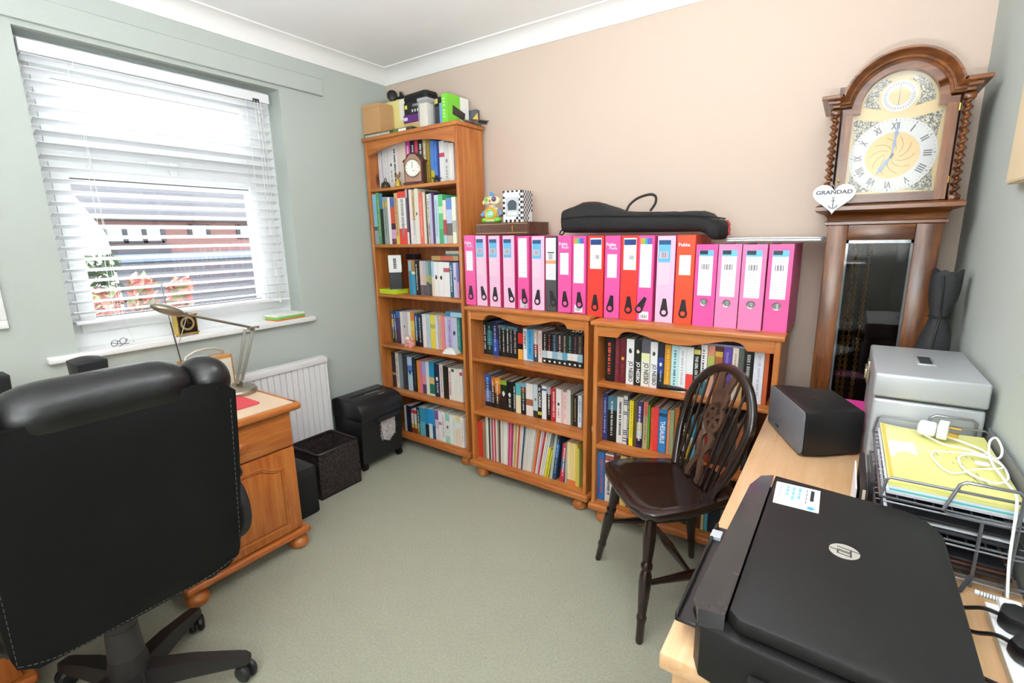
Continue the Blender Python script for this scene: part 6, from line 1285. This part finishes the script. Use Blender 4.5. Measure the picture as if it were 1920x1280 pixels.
# ---------------------------------------------------------------- three-tier wire letter tray with its contents
t = thing('letter_tray', 'three-tier dark grey wire letter tray against the right wall', 'letter tray', (0, 0, ZR)); WR = mat('8a8c92', .3, .75); wx0, wx1, wy0, wy1 = 2.512, 2.716, -1.235, -.868
for zi, z in enumerate((.038, .098, .152)):
    g = G(); g.tube([(wx0, wy0, z), (wx1, wy0, z), (wx1, wy1, z), (wx0, wy1, z)], .0026, WR, 8, True); g.tube([(wx0+.004, wy0-.004, z-.006), (wx1, wy0-.004, z-.006)], .002, WR, 6)
    n_ = 14
    for k in range(1, n_): g.cyl((wx0, wy0+(wy1-wy0)*k/n_, z), (wx1, wy0+(wy1-wy0)*k/n_, z), .0011, WR, n=5)
    for k in range(1, 8): g.cyl((wx0+(wx1-wx0)*k/8, wy0, z), (wx0+(wx1-wx0)*k/8, wy1, z), .0011, WR, n=5)
    g.build('tier', t)
rail = .040; z = .152
for y, nm in ((wy0, 'near'), (wy1, 'far')):
    g = G(); g.tube([(wx0, y, z), (wx0+.006, y, z+rail-.004), (wx0+.012, y, z+rail), (wx1-.006, y, z+rail), (wx1, y, z+rail-.005), (wx1, y, z)], .0026, WR, 8); g.build('rail', t)
    g = G(); q = -.004 if y == wy0 else .004; g.tube([(wx0+.095, y+q, z-.004), (wx0+.088, y+q, z+.002), (wx0+.104, y+q, z+.054), (wx0+.112, y+q, z+.060), (wx0+.176, y+q, z+.060), (wx0+.183, y+q, z+.054), (wx0+.183, y+q, z+.002), (wx0+.176, y+q, z-.004)], .003, WR, 8, True); g.build('handle_loop', t)
g = G(); g.box(wx1-.002, wx1, wy0, wy1, z, z+rail+.01, mat('808288', .5, .5)); g.build('mesh_side', t)
for x, y in ((wx0+.14, wy0-.003), (wx0-.003, wy1+.04), (wx0-.003, wy0+.15), (wx1-.02, wy0-.003)): g = G(); g.tube([(x, y, .0215), (x, y, .152)], .0028, WR, 8); g.build('post', t)
g = G(); g.tube([(wx0-.003, wy1+.04, .152), (wx0-.003, wy1+.04, .08), (wx0-.003, wy0+.15, .08), (wx0-.003, wy0+.15, .152)], .0024, WR, 8); g.build('side_hoop', t)
g = G(); g.tube([(wx0+.140, wy0-.003, .044), (wx0+.122, wy0-.032, .0246)], .0035, mat('4c4e54', .4, .5), 8); g.build('stay_leg', t)
t = thing('paper_stack', 'stack of loose papers under the yellow folder in the top tray', 'papers', (0, 0, ZR+.1555)); rnd = random.Random(8)
for k, c_ in enumerate(('e8e8f0', 'dcdce8', 'e4e4ea', '58b4b0', 'd0d8e4')): dx, dy_ = rnd.uniform(-.002, .002), rnd.uniform(-.003, .003); g = G(); g.box(2.522+dx, 2.708+dx, -1.226+dy_, -.875+dy_, .0031*k, .0031*k+.0029, mat(c_, .7)); g.build('sheet_bundle', t)
t = thing('yellow_folder', 'translucent yellow plastic folder on top of the papers in the tray', 'folder', (0, 0, ZR+.1715)); g = G(); V = []; F = []; nx, ny = 10, 16
for dz in (0, .006):
    for i in range(nx+1):
        for j in range(ny+1): u, v = i/nx, j/ny; V.append((2.522+.186*u, -1.222+.345*v, dz*(1+.5*math.sin(u*3)*math.sin(v*4))+.002*math.sin(u*5+v*3)*(dz > 0)+(0 if dz == 0 else .001)))
S_ = (nx+1)*(ny+1)
for i in range(nx):
    for j in range(ny): a = i*(ny+1)+j; F += [(a, a+1, a+ny+2, a+ny+1), (S_+a, S_+a+ny+1, S_+a+ny+2, S_+a+1)]
for i in range(nx): a = i*(ny+1); F += [(a, a+ny+1, S_+a+ny+1, S_+a), (a+ny, S_+a+ny, S_+a+2*ny+1, a+2*ny+1)]
for j in range(ny): a = nx*(ny+1)+j; F += [(j, S_+j, S_+j+1, j+1), (a, a+1, S_+a+1, S_+a)]
g.add(V, F, mat('e6e288', .3, coat=.4, var=.10, vscale=14), True); g.build('cover', t)
g = G(); g.add([(2.531, -1.093, .0098), (2.578, -1.080, .0098), (2.577, -.992, .0098), (2.530, -1.002, .0098)], [(0, 1, 2, 3)], mat('f2f2f4', .5)); g.build('white_label', t); g = G(); g.box(2.524, 2.530, -1.21, -.89, .0062, .0094, mat('d8b448', .4)); g.build('spine_strip', t); rnd = random.Random(6); g = G()
for k in range(16): x, y = 2.60+rnd.uniform(0, .08), -1.19+rnd.uniform(0, .2); L = rnd.uniform(.006, .02); g.add([(x, y, .0106), (x+.0014, y, .0106), (x+.0014+L*.2, y-L, .0106), (x+L*.2, y-L, .0106)], [(0, 1, 2, 3)], mat('6c6c50', .6))
g.build('show_through_print', t)
t = thing('phone_charger', 'white plug charger lying on the yellow folder', 'charger', (2.618, -.925, ZR+.1827), math.radians(-12)); PW = mat('f4f4f2', .3); g = G(); g.box(-.030, .002, -.018, .018, .0, .028, PW, .007, 3); g.build('usb_block', t)
g = G(); g.prism(rrect(-.026, .026, .0, .034, .010), -.008, .010, PW, 'x', bev=.003, xf=Tm(.012, 0, 0)); g.build('plug_plate', t)
for yy, zz, L in ((-.010, .009, .017), (.012, .009, .017), (.001, .026, .020)): g = G(); g.box(.022, .022+L, yy-.0025, yy+.0025, zz-.002, zz+.002, BRASS); g.build('pin', t)
zf = ZR+.1857
g = G(); g.tube(smooth([(2.637, -.940, zf+.004), (2.66, -.945, zf), (2.69, -.985, zf), (2.705, -1.05, zf), (2.700, -1.12, zf), (2.675, -1.15, zf), (2.645, -1.12, zf), (2.640, -1.06, zf+.002), (2.662, -1.03, zf+.004), (2.70, -1.03, zf+.004), (2.712, -1.00, zf+.014), (2.708, -.965, zf+.026), (2.695, -.985, zf+.020), (2.688, -1.05, zf+.006), (2.692, -1.13, zf+.003), (2.690, -1.20, zf+.012), (2.686, -1.238, zf+.0155), (2.684, -1.258, zf-.005), (2.684, -1.272, zf-.08), (2.686, -1.290, ZR+.0500)]), .0022, PW, 8); c1 = g.build('charging_cable'); tag(c1, 'white charging cable looped over yellow folder and hanging down the tray', 'cable')
g = G(); g.box(2.672, 2.700, -1.322, -1.300, ZR+.0433, ZR+.055, PW, .002, 1); g.build('connector', c1)
g = G(); g.tube(smooth([(2.600, -.942, zf), (2.63, -.985, zf), (2.67, -1.0, zf+.002), (2.70, -1.08, zf+.008), (2.66, -1.10, zf+.001), (2.62, -1.14, zf), (2.60, -1.09, zf), (2.605, -1.04, zf), (2.65, -1.02, zf+.001), (2.70, -1.00, zf+.001)]), .0018, PW, 8); c2 = g.build('charging_cable'); tag(c2, 'thinner white cable coiled on the yellow folder in the tray', 'cable'); g = G(); g.box(2.662, 2.684, -1.075, -1.063, zf, zf+.006, PW, .002, 1); g.build('connector', c2)
for nm, z, c_, lb in (('document_pile', .1015, '2a2a30', 'dark documents with white sheets lying in the middle tray'), ('document_pile', .0415, '322826', 'dark folders and brown card lying in the bottom tray')):
    t = thing(nm, lb, 'documents', (0, 0, ZR+z)); 
    for k in range(4): g = G(); g.box(2.520+.004*k, 2.705-.003*k, -1.225+.008*((k*7) % 3), -.88, .006*k, .006*k+.005, mat([c_, 'e8e8ec' if z > .05 else '6c4838', c_, '1c1c20'][k], .6), .001, 1); g.build('document', t)
for n_ in ('letter_tray', 'paper_stack', 'yellow_folder', 'phone_charger', 'charging_cable', 'charging_cable.001', 'document_pile', 'document_pile.001'): bpy.data.objects[n_].location += Vector((.005, .046, -.021))
t = thing('notebook', 'black leather notebook standing on edge beside the letter tray', 'notebook', (2.498, -1.01, ZR)); g = G(); lb_ = mat('1e1616', .5); g.box(-.006, .004, -.10, .10, 0, .105, lb_, .003); g.build('cover', t); g = G(); g.box(-.0035, .002, -.102, -.099, .004, .10, PAGE); g.build('pages', t)
g = G(); g.box(2.484, 2.4865, -1.085, -.93, ZR+.0004, ZR+.088, mat('f0f0f2', .6)); tag(g.build('envelope'), 'white envelope standing against the black notebook by the tray', 'envelope')
# near right corner of the desk
t = thing('white_box_file', 'flat white box with cream edge at the near right of desk', 'box', (0, 0, ZR)); g = G(); g.box(2.664, 2.726, -1.60, -1.262, .0, .018, mat('d8ccb0', .6), .001, 1); g.build('base', t); g = G(); g.box(2.662, 2.7265, -1.602, -1.260, .0182, .0215, mat('f0f0ee', .45), .001, 1); g.build('lid', t)
for i, (x, y, a, lb) in enumerate(((2.700, -1.315, -18, 'black power adapter nearer the letter tray on the white box'), (2.699, -1.385, -30, 'black power adapter with yellow rating label on the white box'))):
    t = thing('power_adapter', lb, 'power adapter', (x, y, ZR+.022), math.radians(a)); g = G(); g.prism([(-.032, -.014), (-.020, -.024), (.024, -.024), (.024, .024), (-.020, .024), (-.032, .014)], 0, .028, mat('141416', .4), 'z', bev=.007, xf=Tm(0, 0, 0)); g.build('housing', t)
    if i: g = G(); g.add([(-.012, -.008, .0285), (.006, -.008, .0285), (.006, .010, .0285), (-.012, .010, .0285)], [(0, 1, 2, 3)], mat('d8c870', .5)).add([(-.010, -.006, .0288), (-.002, -.006, .0288), (-.002, .002, .0288), (-.010, .002, .0288)], [(0, 1, 2, 3)], mat('5060a8', .5)); g.build('rating_label', t)
    g = G(); g.tube(smooth([(-.03, 0, .012), (-.05, .004, .008), (-.075, .010, -.010), (-.098, .016, -.0165)]), .0032, BLACK, 8); g.build('lead', t)
g = G(); g.tube([(2.61, -1.42, ZR+.0036), (2.655, -1.455, ZR+.020), (2.69, -1.47, ZR+.0255), (2.724, -1.478, ZR+.0255)], .0034, BLACK, 8); tag(g.build('mains_cable'), 'black power cord crossing the white box nearest the camera', 'cable')
t = thing('marker_pen', 'white and black marker pen lying in front of the letter tray', 'pen', (2.681, -1.252, ZR+.026), math.radians(-8)); g = G(); g.cyl((-.030, 0, 0), (.012, 0, 0), .0042, mat('e4e4e4', .4), n=12); g.build('barrel', t); g = G(); g.cyl((.012, 0, 0), (.040, 0, 0), .0046, mat('20222c', .4), n=12); g.build('cap', t); g = G()
for k in range(9): g.cyl((-.024+.0036*k, 0, 0), (-.0225+.0036*k, 0, 0), .0044, mat('808890', .5), n=12)
g.build('grip_print', t)
t = thing('wall_picture', 'cream edged canvas picture on the right wall at the photo edge', 'picture', (2.73, -.86, 1.39)); g = G(); g.box(-.024, -.001, -.22, .215, 0, .42, mat('e8d8b8', .7), .002, 1); g.build('canvas', t); g = G(); g.box(-.0252, -.0242, -.215, .21, .005, .415, mat('d8c4a0', .7)); g.build('print', t)
# uplighter added behind the camera, out of view, to carry the bounce fill
t = thing('floor_lamp', 'added fill uplighter, unseen, on a stand near the wall opposite the bookcases', 'lamp', (2.38, -2.66, 0)); g = G(); g.lathe([(.14, 0), (.14, .015), (.03, .03), (.012, .05)], WHITE, 32); g.build('base', t); g = G(); g.cyl((0, 0, .03), (0, 0, .96), .012, STEEL); g.build('pole', t)
g = G(); g.lathe([(.02, .96), (.10, 1.0), (.16, 1.06), (.158, 1.06), (.10, 1.005), (.02, .97)], WHITE, 32, caps=False); g.build('fill_bowl', t)
t = thing('ceiling_light', 'added ceiling fill fixture, unseen, above the middle of the room', 'lamp', (1.85, -1.25, 2.276)); g = G(); g.lathe([(.05, -.012), (.055, -.006), (.055, 0)], WHITE, 32); g.build('ceiling_plate', t); g = G(); g.cyl((0, 0, -.04), (0, 0, -.012), .015, WHITE); g.build('fill_holder', t)  # unseen fixture added to go with the ceiling fill
